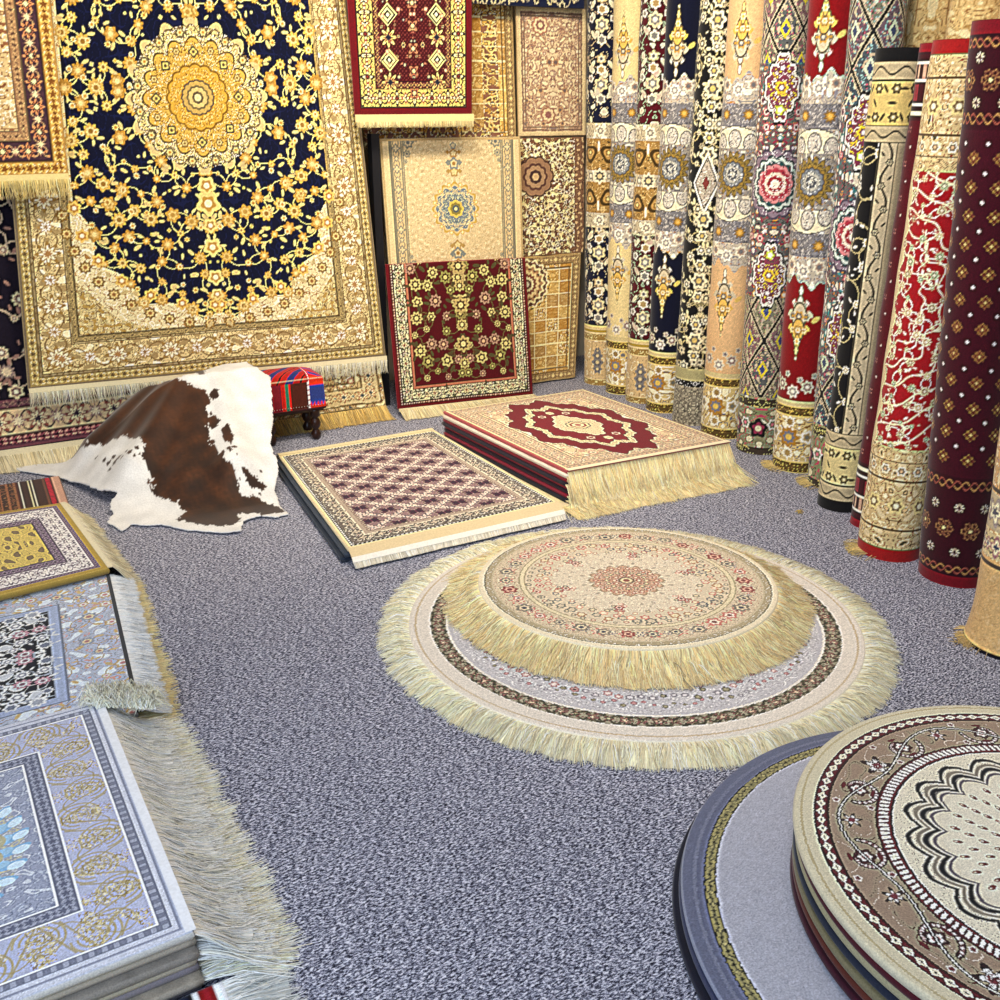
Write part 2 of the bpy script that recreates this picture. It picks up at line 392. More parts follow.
# ---------------------------------------------- large navy medallion rug
def d_navy():
    c = Cv(1.66, 2.62, .0042, 'c4ae7e', 5, xc=.02)
    c.filigree(c.D > 0, [(0, .3, 'e2cf9c'), (.45, .55, '9c7a44'), (.7, .78, '8c6e42'), (.9, 1, 'efe0b0')], .05, 8)
    # borders
    c.band(0, .012, '8d7d62')
    c.chain(.012, .05, .05, ['d8bd79', '7f6a48'], 'ebdca6', bg='a8925f', n=5)
    c.lines([.052, .062, .188, .198], '6e5a3c')
    M = (c.D > .064) & (c.D < .186); c.put(M, 'd6c08c')
    c.filigree(M, [(0, .18, 'b0986a'), (.3, .36, '8c7048'), (.52, .58, 'a07c46'), (.74, .8, '8c6c40'), (.9, 1, 'f3e6bc')], .06, 9, seed=3)
    c.chain(.064, .186, .235, ['a8884c', 'ecdfb4', 'b8905c'], '94784c', small=['b8985c', 'f3ead0', 'b09060'], amp=.36, w=.004)
    c.chain(.198, .222, .04, ['d9c084', '7c6a4a'], bg='97855c')
    c.lines([.224], '5e4d33')
    X, Y, T = c.X, c.Y, c.T
    # cream lace around the navy ground
    def inside(a, b, ex, lob, nl):
        k = abs(Y) - .5
        yy = np.maximum(k, 0)
        r = (abs(X)/a)**ex + (yy/b)**ex
        th = np.arctan2(yy/b, abs(X)/a)
        return 1 - r**(1/ex) - lob*abs(np.sin(nl*th))*(k > 0)
    spand = c.D > .228
    c.filigree(spand, [(0, .25, 'b99a58'), (.4, .5, 'dcc58a'), (.6, .7, '8d6c3e'), (.85, 1, 'd2be88')], .03, 9, seed=8)
    lace = (inside(.74, .66, 2., .03, 7) > 0) & spand
    c.put(lace, 'e2d2a4'); c.filigree(lace, [(.15, .24, 'b58d52'), (.45, .52, 'c8a265'), (.75, .85, 'f9efcf')], .05, 8, seed=9)
    for k in range(11):
        th = PI/2*(k+.5)/11
        for sx in (1, -1):
            for sy in (1, -1):
                c.flower(sx*.655*math.cos(th), sy*(.5+.575*math.sin(th)), .03, ['94743c', 'dcc284', 'a87c48'], 8)
    navy = (inside(.607, .56, 2.0, .10, 6.5) > 0) & (abs(X) < .603)
    c.put(navy, '0c1232')
    c.filigree(navy, [(.4, .6, '141c44')], .05, 6, seed=2)
    c.floral(navy & (c.R > .30), .076, .031, GOLD, 'bfac7c', 2, 'c9b482', tries=2600, curl=.5, seed=11, w=0, nv=2)
    c.floral(navy & (c.R > .30), .062, .013, [['e8d08c', 'b98e48'], ['f0deA6', 'c99f55']], None, 2, None, tries=1600, seed=21)
    # edge flowers of the ground
    for k in range(7):
        th = PI/2*(k+.1)/6.2
        for sx in (1, -1):
            for sy in (1, -1):
                c.flower(sx*.60*math.cos(th), sy*(.5+.49*math.sin(th)), .032, ['e2c070', 'c08d3e', 'f4e6b4'], 6, .4)
    # palmettes above and below the medallion
    for sy in (1, -1):
        for yy, R in ((.44, .045), (.52, .06), (.62, .035), (.72, .045), (.86, .04), (.94, .03)):
            c.flower(0, sy*yy, R, ['ead089', 'c39b4c', 'f6e9bb'], 5, PI/2*sy)
    # sixteen pointed medallion
    K, y0 = .90, -.055; c.R = np.hypot(c.X, c.Y-y0)/K; c.T = np.arctan2(c.Y-y0, c.X)
    c.medal(0, y0, ax=K, ay=K, rings=[(.375, .26, 16, 'd6bf8a'), (.345, .24, 16, '8c7650'), (.335, .24, 16, 'd9c187')])
    M = c.R < .30
    c.filigree(c.R < .34, [(.05, .24, '6a5840'), (.42, .56, '84704c'), (.78, .9, 'efe0b2')], .03, 8, rad=16, seed=4)
    c.medal(0, y0, ax=K, ay=K, rings=[(.29, .16, 16, '6f5a34'), (.28, .16, 16, 'd3ae58')])
    c.filigree(c.R < .265, [(0, .15, '9c7430'), (.45, .56, 'efdc9c'), (.8, .88, '8a6830')], .04, 8, rad=8, seed=6)
    for k in range(16):
        a = 2*PI*(k+.5)/16; c.flower(K*.31*math.cos(a), y0+K*.31*math.sin(a), .024, ['7b6b50', 'e9d493', 'c79a4a'], 6)
    for k in range(8):
        a = 2*PI*k/8; c.flower(K*.215*math.cos(a), y0+K*.215*math.sin(a), .026, ['6c5d45', 'e3c577', '7c6a4c'], 4, a); c.flower(K*.235*math.cos(a+.39), y0+K*.235*math.sin(a+.39), .02, ['8c6c38', 'e6cf8c', '94702c'], 6)
    c.medal(0, y0, ax=K, ay=K, rings=[(.165, .08, 16, '94702c'), (.155, .08, 16, 'd3a848')])
    c.filigree(c.R < .14, [(.1, .25, 'a87c34'), (.6, .75, 'e6c87c')], .025, 7, rad=16, seed=7)
    c.medal(0, y0, ax=K, ay=K, rings=[(.088, .08, 16, '6d5f4e'), (.08, .08, 16, 'c4a765'), (.06, .1, 12, '857552'), (.05, .1, 12, 'd3bb80'), (.03, .1, 8, '7b6a50'), (.018, .1, 8, 'ecd9a0')])
    return c
bl, br = aty(28, 389, 4.97), aty(386, 356, 4.97)
ml, mr = aty(-4, 0, 5.13), aty(347, 0, 5.13)
k = (2.93-bl[2])/(ml[2]-bl[2]); tl = bl+(ml-bl)*k; tr = br+(mr-br)*k
navy = hung('hanging_rug', d_navy(), bl, br, tr, tl, 'largest hanging rug, navy blue ground with a round gold medallion, behind the footstool', edge='8d7d62', seed=1)
hang = heading(navy, bl+[0.002, -.010, -.018], br+[0, -.010, -.018], (0, 0, .022), 'efe2b8', (0, -1, 0))
fb = bl+[0, -.012, -.018]; fe = br+[0, -.012, -.018]
hang_fringe(navy, fb, fe, 520, .068, 'fffbe6', (0, -1, 0), 2, 'f0e2b4', w=.0018)

# ---------------------------------------------- dark floral rug behind it at the left
def d_dark():
    c = Cv(1.9, 1.7, .006, '2a2231', 7)
    c.put(c.D > 0, '241c2c')
    c.band(0, .02, '6f4450')
    c.chain(.02, .06, .06, ['a5646c', '3a2030'], 'c79a8e', bg='5c2f3e', n=5)
    c.put((c.D > .065) & (c.D < .19), 'cdb493')
    c.chain(.065, .19, .17, ['9c6a5c', 'd8c3a2', '5c4a52'], '4f3d43', small=['a5837a', 'e0cfb0'], amp=.38, w=.005)
    c.lines([.062, .192, .22], '3a2530')
    c.chain(.195, .23, .05, ['a9887a', '4b3240'], bg='6a4450')
    c.floral(c.D > .24, .085, .032, [['c9b396', '7b5a58', 'dccbb0'], ['a98678', '4c3a4a', 'c7a98e'], ['8c7a74', 'd2bfa2']], '9c8a7e', 1, '8e6f68', tries=1200, seed=4)
    return c
B1, B2 = aty(-250, 462, 5.03), aty(212, 442, 5.03)
B1[2] = B2[2] = .075
dark = hung('hanging_rug', d_dark(), B1, B2, (B2[0], 5.2, 1.75), (B1[0], 5.2, 1.75),
            'dark floral hanging rug with pink and tan border, half hidden behind the navy rug', edge='40222c', seed=3)
heading(dark, B1+[0, -.012, -.03], B2+[0, -.012, -.03], (0, -.002, .03), 'e9dcb8', (0, -1, 0))
fp, fo = edgepts(B1+[0, -.014, -.028], B2+[0, -.014, -.028], 420, (0, -1, 0))
fringe(dark, fp, fo, .13, .004, 'fff6d8', .0019, 3, 1, clump=.35, col2='cdbb8c')

# ---------------------------------------------- tan rug under the right end of the navy rug
def d_tan():
    c = Cv(.75, 1.05, .005, 'c3ab7c', 9)
    c.filigree(c.D > 0, [(0, .2, 'e6d6a6'), (.3, .4, '8e6e4a'), (.55, .62, 'a05f4c'), (.72, .8, '6d6c62'), (.9, 1, 'efe2b8')], .06, 8)
    c.chain(.03, .10, .09, ['a8734c', 'ecdca8', '6f6f66'], '7b6847', bg='cdb98c')
    c.lines([.02, .105, .135], '7f6c48')
    c.floral(c.D > .14, .07, .024, [['8c7a62', 'e6d6a6'], ['a86a50', 'e9d9ac'], ['b5913f', 'efe3b8']], '7f7048', 1, 'e9dcaf', seed=2)
    return c
a, b = aty(228, 418, 4.945), aty(385, 404, 4.945); a[2] = b[2] = .055
tan = hung('hanging_rug', d_tan(), a, b, (b[0]-.02, 5.21, 1.1), (a[0], 5.21, 1.1), 'tan floral rug with gold bottom fringe hanging low behind the red kilim footstool', seed=5, edge='9b8350')
fp, fo = edgepts(a+[0, -.012, 0], b+[0, -.012, 0], 260, (0, -1, 0))
fringe(tan, fp, fo, .11, .004, 'e2c374', .0024, 6, 2, clump=.3, col2='b08c40', var=.14)

# ---------------------------------------------- orange rug at the far left top
def d_orange():
    c = Cv(1.1, 1.75, .0048, 'c98a4c', 12)
    c.filigree(c.D > 0, [(0, .2, 'ead09c'), (.3, .42, 'a85a2c'), (.55, .65, 'e9b35e'), (.75, .82, '7b4a2c'), (.92, 1, 'f0dcae')], .09, 9)
    c.put(c.D < .26, 'd8bd8c')
    c.chain(0, .055, .05, ['e0b866', '9a6a34'], 'f0d89c', bg='c39a54', n=5)
    c.chain(.06, .135, .10, ['c98a66', '4a3438', 'dcc094'], 'b09070', bg='5b4046', small=['a0786a', 'e0c8a0'])
    c.lines([.057, .137, .175], '4b3630')
    c.chain(.14, .175, .045, ['d9b684', '7c5a48'], bg='a88462')
    c.filigree((c.D > .18) & (c.D < .26), [(.1, .3, 'a87c58'), (.6, .75, 'efe0bc')], .04)
    c.floral(c.D > .26, .085, .034, [['a4582c', 'f0d8a0', '6c3a24'], ['e9c27c', 'a86a34', 'f4e4b8']], '8a5a34', 1, 'e9cf96', seed=6)
    return c
a, b = aty(68, 174, 4.97), aty(50, 0, 5.02)
k = 1.75/(b[2]-a[2]); top = a+(b-a)*k
L0 = a+[-1.1, 0, .0]
oran = hung('hanging_rug', d_orange(), L0, a, top, top+[-1.1, 0, 0], 'orange and cream hanging rug with yellow fringe, overlapping the navy rug at its left', seed=2, edge='a07a44')
heading(oran, L0+[0, -.014, -.02], a+[0, -.014, -.02], (0, 0, .024), 'ecd894', (0, -1, 0))
hang_fringe(oran, L0+[0, -.016, -.02], a+[0, -.016, -.02], 360, .075, 'f2df9e', (0, -1, 0), 5, 'd9bd6c')

# ---------------------------------------------- red geometric runner
def d_runner():
    c = Cv(.66, 1.3, .0042, '5e1018', 14)
    c.band(0, .03, '6e121c')
    M = (c.D > .037) & (c.D < .12); c.put(M, 'cdaa6c'); c.filigree(M, [(.2, .3, '3a2428'), (.7, .76, '6e1c24')], .03, 7)
    c.chain(.037, .12, .095, ['1c1c28', 'd9c090', '6a1620'], '1c1c28', small=['8e2a28', 'e8d2a0', '2b2a36'], n=4, lob=.35, fill=.47, w=.004)
    c.lines([.036, .122, .15], '2a1a22', .004)
    c.chain(.123, .15, .035, ['c9a26c', '3c2030'], bg='5c2030', n=4)
    fld = c.D > .152; c.put(fld, '4c0e18')
    c.put(fld & (abs(np.mod(c.X+c.Y, .02)-.01)+abs(np.mod(c.X-c.Y, .02)-.01) < .006), '6e2a2c')
    r = np.random.RandomState(2)
    for gy in range(-6, 7):
        for gx in range(-1, 2):
            x, y = gx*.13 + (0 if gy % 2 else 0), gy*.1
            if abs(x) > .2: continue
            if gy % 2 == 0 and gx != 0:
                for R, col in ((.052, 'cfae7a'), (.044, '2b2a3c'), (.034, 'd9bd8c'), (.022, '3a2430'), (.01, 'e6d0a0')):
                    c.put((abs(c.X-x)+abs(c.Y-y) < R) & fld, col)
            elif gx != 0:
                c.flower(x, y, .045, ['caa873', '7a3a34', 'e4c896'], 8, 0, .3); c.flower(x, y, .016, ['2b2a3c'], 4)
            else:
                c.flower(x, y+.05, .03, ['a06a54', '2c2636', 'd9bd8c'], 4, PI/4, .3)
    c.floral(fld, .045, .01, [['d2b07c', '2c2636'], ['b4766a', 'e0c898'], ['3b3048', 'c9a67c']], None, 1, 'a86a58', seed=3)
    return c
a, b = aty(355, 114, 5.0), aty(472, 116, 5.0); a[2] = b[2] = (a[2]+b[2])/2
t0, t1 = aty(348, 0, 5.02), aty(472, 0, 5.02); k = 1.3/(t0[2]-a[2])
run = hung('hanging_rug', d_runner(), a, b, b+(t1-b)*k, a+(t0-a)*k, 'small red rug with geometric motifs and cream fringe, hanging above the beige medallion rug', edge='8f1722', wave=.004, seed=8)
heading(run, a+[-.005, -.013, -.03], b+[.004, -.013, -.03], (0, 0, .034), 'e8d394', (0, -1, 0))
hang_fringe(run, a+[0, -.015, -.03], b+[0, -.015, -.03], 260, .028, 'ecdba4', (0, -1, 0), 4, 'cdb474')

# ---------------------------------------------- gold tile-patterned rug at the back, top
def d_tiles(W, H, seed, med=None):
    c = Cv(W, H, .0052, 'c9a25c', seed)
    c.filigree(c.D > 0, [(0, .25, 'dcbc78'), (.4, .5, 'b08845'), (.8, .9, 'e6cc8c')], .05, 8)
    gx = np.mod(c.X, .085); gy = np.mod(c.Y+c.H/2, .075)
    c.put((gx < .006) | (gy < .006), 'eed9a0')
    ix = np.floor(c.X/.085).astype(int); iy = np.floor((c.Y+c.H/2)/.075).astype(int)
    h = ((ix*73856093) ^ (iy*19349663)) % 5
    tile = (gx > .009) & (gy > .009)
    c.put(tile*(h == 0)*.55, 'b8863c'); c.put(tile*(h == 1)*.4, 'e3c684'); c.put(tile*(h == 3)*.35, 'a4835a')
    c.filigree(tile & (h == 2), [(.3, .45, '8f6f45'), (.7, .8, 'efe0ae')], .03, 6)
    c.band(0, .05, 'b09468'); c.chain(.005, .05, .06, ['8b6a52', 'dcc28a'], '8c7350', bg='b99d6c')
    c.lines([.052, .075], '7f6440')
    if med:
        mx, my, R = med
        r = np.hypot(c.X-mx, c.Y-my); t = np.arctan2(c.Y-my, c.X-mx)
        for f, col in ((1, 'ead6a8'), (.9, '8f5a48'), (.82, 'e6d0a0'), (.7, 'b9926a'), (.55, 'e2c896'), (.42, '96604c'), (.3, 'e8d4a6'), (.2, '7f5c50'), (.1, 'f0e2be')):
            c.put(c.soft(R*f*(.93+.07*np.cos(16*t))-r), col)
        m = (r < R) & (r > R*.55); c.put(m & (abs(np.sin(8*t))*abs(np.sin(r/R*14)) > .6), '7f5f48')
    return c
def backrug(cv, x0, x1, z0, z1, y0, y1, label, seed, edge='a58a58', name='hanging_rug'):
    return hung(name, cv, (x0, y0, z0), (x1, y0, z0), (x1, y1, z1), (x0, y1, z1), label, None, edge, wave=.004, seed=seed)
c = d_tiles(.92, 1.35, 16)
M = (c.X > .26) & (c.D > .02); c.filigree(M & (c.X < .36), [(0, .3, '9a6f55'), (.4, .55, 'd8c08c'), (.7, .9, '84614c')], .05)
c.filigree((c.Y < -.3) & (c.Y+c.X*.6 < -.42+.0), [(0, .3, '96705a'), (.5, .6, 'e6d3a2'), (.8, .9, '7d6350')], .05)
backrug(c, 1.965, 2.87, 1.36, 2.66, 5.22, 5.32, 'gold rug with a grid of small panels, hanging behind the small red geometric rug', 2)
def d_beige():
    c = Cv(.42, .66, .0048, 'bfa083', 18)
    c.filigree(c.D > 0, [(0, .2, 'd9c2a0'), (.3, .38, '95776a'), (.5, .58, 'a8806c'), (.7, .76, '8a7a76'), (.9, 1, 'e2cfae')], .045, 9)
    c.floral(c.D > .05, .05, .018, [['d9c0a0', '9a6a5c', 'e9d6b4'], ['a8887a', 'd9c4a4'], ['c09a74', '857068']], 'd8c4a2', 1, 'a07c6c', seed=4)
    c.medal(-.07, .24, [(.05, .2, 8, 'b07c64'), (.042, .2, 8, 'dcc3a0'), (.028, .2, 8, '9c6f66'), (.014, .1, 6, 'e2cba6')])
    c.medal(-.03, -.22, [(.045, .2, 8, 'a87a64'), (.036, .2, 8, 'd8c09c'), (.02, .2, 8, '9c6f66')])
    c.band(0, .022, 'd9c49a'); c.lines([.03, .045], '8c7460')
    return c
xe = lambda u, v, y: aty(u, v, y)
p1, p2 = xe(522, 132, 5.24), xe(584, 12, 5.24)
backrug(d_beige(), 2.872, 3.318, p1[2]-.02, 2.07, 5.2, 5.24, 'pale beige finely patterned rug hanging in the corner, at the top beside the rolled rugs', 3)
def d_brown():
    c = Cv(.42, .67, .0048, '8a6348', 20)
    c.filigree(c.D > 0, [(0, .25, 'e2cd9c'), (.35, .45, '5f4038'), (.55, .65, 'cdb284'), (.8, .9, '5f4a40')], .045, 9)
    c.floral(c.D > .03, .042, .017, [['efe0b6', '7a5240'], ['5f4238', 'e6d3a6', '8a5a48'], ['dcc694', '6a4a40']], 'e6d3a6', 0, 'efe2bc', seed=9)
    c.medal(-.11, .12, [(.12, .1, 10, '5c4038'), (.11, .1, 10, 'a07e62'), (.08, .12, 10, '6e4c42'), (.065, .12, 10, 'b09070'), (.04, .1, 8, '5f4640'), (.022, .1, 6, 'c9ac84')])
    c.put((c.X > .15), '8a6850'); c.filigree(c.X > .155, [(0, .2, 'c0a27c'), (.5, .6, '5a4038')], .035)
    return c
backrug(d_brown(), 2.878, 3.305, .755, 1.40, 5.17, 5.205, 'brown and cream floral rug hanging in the corner, between two paler rugs', 4, '6b4c3a')
c = d_tiles(.46, .76, 22, (-.13, .22, .155))
hung('hanging_rug', c, (2.80, 5.10, .012), (3.225, 5.10, .012), (3.285, 5.17, .75), (2.81, 5.17, .75), 'gold tile-patterned rug with a small medallion, lowest in the corner beside the burgundy rug', None, 'a58a58', wave=.003)
c = Cv(1.3, .5, .006, '1a2444', 24); c.floral(c.D > .0, .05, .024, [['b5ab94', '20263c'], ['c4b894', '4a4a5c']], '8c8a84', 0, 'a89f8c')
backrug(c, 2.3, 3.25, 2.065, 2.6, 5.16, 5.18, 'dark navy floral rug hanging highest in the corner above the beige rug', 5, '20263c')

# ---------------------------------------------- beige medallion rug
def d_cream():
    c = Cv(.86, .88, .0044, 'dcc79c', 26, yc=.06)
    c.filigree(c.D > 0, [(0, .1, 'd0b88c'), (.45, .5, 'cbb184'), (.85, .95, 'e9d8b0')], .04, 8)
    xb = c.W/2-abs(c.X)
    c.put(xb < .05, 'e2cda0'); c.put((xb > .05)*(xb < .06), '9a9078')
    c.put((xb > .06)*(xb < .115), 'd3bd92'); c.chain(.06, .115, .11, ['8c8a80', 'd8c79e'], '8f8a74', D=xb, S=c.Y, n=4)
    c.lines([.05, .062, .118, .128], '83806e', D=xb)
    for sx in (1, -1):
        for sy in (1, -1):
            for (dx, dy, R) in ((.27, .36, .035), (.235, .385, .028), (.28, .30, .022), (.2, .4, .02), (.29, .26, .014)):
                c.flower(sx*dx, sy*dy, R, ['94917f', 'c9bb98', '7f8078'], 7)
    # hanging pendants and medallion
    for sy in (1, -1):
        for yy, R, cc in ((.20, .03, ['b99a5c', 'e0cb94']), (.245, .036, ['8f9288', 'd9c79c', 'b08a4c']), (.30, .026, ['b5904c', 'e2cf9c']), (.34, .02, ['90948c', 'd8c8a0'])):
            c.flower(0, sy*yy, R, cc, 5, PI/2)
            if R > .025: c.flower(.035, sy*yy*1.02, R*.45, cc[:1], 4); c.flower(-.035, sy*yy*1.02, R*.45, cc[:1], 4)
    c.medal(0, 0, [(.15, .3, 12, 'cdae5c'), (.135, .25, 12, 'd9c696'), (.125, .2, 12, '7f8a90'), (.105, .2, 12, 'c9bd9c'), (.09, .15, 12, '8c9494')])
    c.filigree(c.R < .12, [(.2, .35, 'd9cda8'), (.6, .75, '6c7578')], .04, 6, rad=12)
    for k in range(12):
        a = 2*PI*(k+.5)/12; c.flower(.135*math.cos(a), .135*math.sin(a), .013, ['cfae50', 'efe0a8'], 5)
    c.medal(0, 0, [(.05, .15, 8, 'dcc069'), (.036, .15, 8, '9a8c48'), (.022, .15, 8, '5f6c6c'), (.01, 0, 4, 'e6d59c')])
    c.band(0, .012, 'c9b080')
    return c
p = [aty(392, 300, 5.06), aty(524, 296, 5.06), aty(520, 137, 5.14), aty(380, 139, 5.14)]
hung('hanging_rug', d_cream(), *p, 'plain beige rug with a small blue-grey and gold medallion, hanging directly above the burgundy rug', edge='b9a070', wave=.003, seed=4)

# ---------------------------------------------- burgundy floral rug
def d_burg():
    c = Cv(.86, 1.1, .0042, '5e0d18', 28)
    c.band(0, .012, '6e101c')
    M = (c.D > .018) & (c.D < .11); c.put(M, 'd9c79a')
    c.chain(.018, .032, .03, ['8c3038', 'e2d0a2'], bg='5e3a34')
    M = (c.D > .034) & (c.D < .1); c.put(M, 'd8c89c'); c.filigree(M, [(0, .2, '5c5a3c'), (.4, .5, '7c6c4a'), (.75, .85, '8a5148')], .035, 8)
    c.chain(.034, .1, .1, ['4c4a34', 'ddcc9c', '8a3c38'], '3f4030', small=['6e2a30', 'e3d2a4', '55553c'], n=6)
    c.lines([.033, .102, .118], '3c1a1c')
    c.put((c.D > .104) & (c.D < .117), 'a86a54')
    fld = c.D > .12
    c.put(fld, '5c0a18')
    mid = ((abs(c.X)/.30)**2+(abs(c.Y)/.30)**2 > 1.0) & fld
    c.floral(fld & (c.D > .135), .072, .034, [['b8a070', '4a1c20', 'c9b07c'], ['a87c6c', '5c2028', 'c9a080'], ['948050', '4c1a1c', 'c4ac74']], '6e4a34', 1, '5c4a30', tries=2500, seed=31)
    for sy in (1, -1):
        for yy, R in ((.0, .05), (.11, .035), (.22, .05), (.33, .035)):
            c.flower(0, sy*yy, R, ['b8a06c', '5c3a2c', 'd9c48c'], 8, PI/2)
    return crop_top(c, .80)
p = [aty(398, 409, 4.87), aty(533, 394, 4.87), aty(525, 258, 5.03), aty(386, 265, 5.03)]
burg = hung('hanging_rug', d_burg(), *p, 'burgundy floral rug with a cream flowered border, hanging above the pile with the red medallion', edge='8c1522', wave=.004, seed=7)
fp, fo = edgepts(p[0]+[0, -.012, 0], p[1]+[0, -.012, 0], 220, (0, -1, 0))
heading(burg, p[0]+[0, -.013, -.012], p[1]+[0, -.013, -.012], (0, 0, .016), 'ecdcae', (0, -1, 0))
fringe(burg, fp, fo, .09, .004, 'fff4d0', .0018, 9, 2, clump=.3, col2='cfb87c')

gap_strip = box('gap_shade_strip', (1.957, 5.10, 0), (2.0, 5.16, 1.44), M_BLACK)  # black strip put in for the shade in the gap between hung rugs
tag(gap_strip, 'thin black strip standing for the shaded gap left of the beige medallion rug', 'gap_strip')

# ================================================================== kilim footstool
st = empty('footstool', (1.085, 4.79, 0)); tag(st, 'low footstool with red and blue woven seat and dark turned legs, under the cowhide', 'footstool')
def stool_pad():
    c = Cv(.95, .42, .0035, 'a3281c', 3)
    x = c.X; y = c.Y
    for x0, x1, col in ((-.5, -.3, '2c3c78'), (-.3, -.12, 'b02a1e'), (-.12, .02, '2b3560'), (.02, .10, 'a82a1c'), (.10, .14, '2a3768'), (.14, .185, '8d2436'), (.185, .205, 'c8291f'), (.205, .222, '2f7a60'), (.222, .235, 'c8291f'), (.235, .32, '5c2a1c'), (.328, .5, 'd8401c')):
        c.put((x >= x0) & (x < x1), col)
    c.put((abs(x-.324) < .004) & (np.mod(y, .014) < .009), 'efe3d0')
    fr = y < -.12
    zz = abs(np.mod(x, .018)-.009)*1.6
    c.put((x > .33) & (y < -.13) & (y+zz > -.175), '3a4a8c')
    c.put((x > .33) & (y > -.10), 'c21f1c'); c.put((x > .335) & (abs(y) < .10) & (np.mod(y+x*.5, .09) < .03), '34448a')
    c.put((x > -.5) & (x < .325) & (y > -.12), 'a8281c'); c.put((x > .0) & (x < .32) & (y > -.12) & (np.mod(y*1.0-x*1.1, .13) < .042), '2c3870')
    c.put((x > .10) & (x < .32) & (y > -.12) & (np.mod(y*1.0-x*1.1+.05, .13) < .012), '3a2420')
    c.put((abs(y+.112) < .0016)*.5, 'e2cfae')
    u = np.linspace(-1, 1, c.nx)[None, :]+0*np.linspace(0, 1, c.ny)[:, None]; v = np.linspace(-1, 1, c.ny)[:, None]+0*u
    hw, hd = .405, .105; ax, ay = u*.475/.34*.0+u*1.17, v*1.9
    e = np.maximum(np.maximum(abs(ax)-1, 0)*hw, np.maximum(abs(ay)-1, 0)*hd)
    X = np.clip(ax, -1, 1)*hw; Y = np.clip(ay, -1, 1)*hd
    rr = np.minimum(np.maximum(e, 0), .2)
    top = .325+.03*(1-abs(np.clip(ay, -1, 1))**4)*(1-abs(np.clip(ax, -1, 1))**8)
    mx = np.array(e)
    Z = top-np.clip(e*1.9, 0, .150)
    k = np.clip(1-e*20, 0, 1)   # round the shoulder
    X = X*(1-.012*k*(abs(ax) > .93)); Y = Y*(1-.03*k*(abs(ay) > .85))
    P = np.stack([X, Y, Z], -1)
    return body('seat_pad', c, P, .012, (0, 0, 1), '3a1a1a', st, M_KILIM)
pad = stool_pad()
# rows of upholstery nails along the lower edge
def sphere_mesh(name, pts, r, mat, parent):
    V, Fc = [], []
    for p in pts:
        b = len(V); V.append((p[0], p[1], p[2]+r))
        for k in range(6): V.append((p[0]+r*math.cos(k*PI/3), p[1]+r*math.sin(k*PI/3), p[2]))
        V.append((p[0], p[1], p[2]-r))
        for k in range(6):
            Fc.append((b, b+1+k, b+1+(k+1) % 6)); Fc.append((b+7, b+1+(k+1) % 6, b+1+k))
    return raw_mesh(name, V, [np.array(Fc)], None, mat, parent)
nails = [(x, -.108, .186) for x in np.arange(-.39, .40, .014)]+[(.408, y, .186) for y in np.arange(-.1, .10, .014)]
sphere_mesh('upholstery_nails', nails, .0035, M_STUD, st)
box('seat_frame', (-.395, -.095, .15), (.395, .095, .172), M_WOOD, st)
def turned(name, x, y, parent):
    prof = [(.000, .016), (.012, .022), (.03, .026), (.045, .018), (.055, .013), (.065, .022), (.085, .028), (.105, .022), (.114, .014), (.122, .026), (.15, .026), (.162, .026)]
    n = 14; V = [(x+r*math.cos(2*PI*k/n), y+r*math.sin(2*PI*k/n), z) for z, r in prof for k in range(n)]
    q = [(i*n+k, i*n+(k+1) % n, (i+1)*n+(k+1) % n, (i+1)*n+k) for i in range(len(prof)-1) for k in range(n)]
    return raw_mesh(name, V, [np.array(q), np.arange(n)[::-1], np.arange(n)+(len(prof)-1)*n], None, M_WOOD, parent)
for lx in (-.36, .125, .355):
    for ly in (-.075, .065): turned('leg', lx, ly, st)

# ================================================================== cowhide
H_OUT = [(1.145, 4.818), (1.166, 4.645), (1.205, 4.59), (1.148, 4.39), (1.084, 4.225), (1.079, 4.105), (1.024, 3.994), (1.009, 3.86), (1.02, 3.783), (0.957, 3.769), (0.902, 3.812), (0.83, 3.787), (0.797, 3.691), (0.729, 3.705), (0.663, 3.761), (0.597, 3.818), (0.523, 3.915), (0.471, 3.929), (0.424, 3.973), (0.399, 3.936), (0.376, 3.913), (0.334, 4.045), (0.367, 4.111), (0.364, 4.195), (0.404, 4.232), (0.351, 4.323), (0.291, 4.503), (0.194, 4.724), (0.086, 4.847), (0.055, 4.892), (0.052, 4.951), (0.069, 4.978), (0.211, 4.905), (0.313, 4.793), (0.433, 4.791), (0.542, 4.848), (0.617, 4.82), (0.685, 4.767), (0.796, 4.658), (0.903, 4.728), (1.04, 4.829)]
H_MAIN = [(0.778, 4.66), (0.838, 4.612), (0.892, 4.547), (0.891, 4.514), (0.859, 4.462), (0.852, 4.397), (0.831, 4.333), (0.841, 4.216), (0.847, 4.145), (0.874, 4.094), (0.884, 4.046), (0.865, 3.983), (0.93, 3.972), (1.004, 3.872), (1.004, 3.805), (0.921, 3.821), (0.835, 3.873), (0.815, 3.781), (0.745, 3.772), (0.665, 3.841), (0.589, 3.931), (0.634, 3.974), (0.626, 4.027), (0.605, 4.074), (0.559, 4.093), (0.541, 4.159), (0.565, 4.218), (0.54, 4.297), (0.563, 4.36), (0.547, 4.445), (0.505, 4.55), (0.459, 4.6), (0.393, 4.655), (0.326, 4.741), (0.293, 4.798), (0.366, 4.804), (0.462, 4.826), (0.534, 4.898), (0.583, 4.855), (0.675, 4.819)]
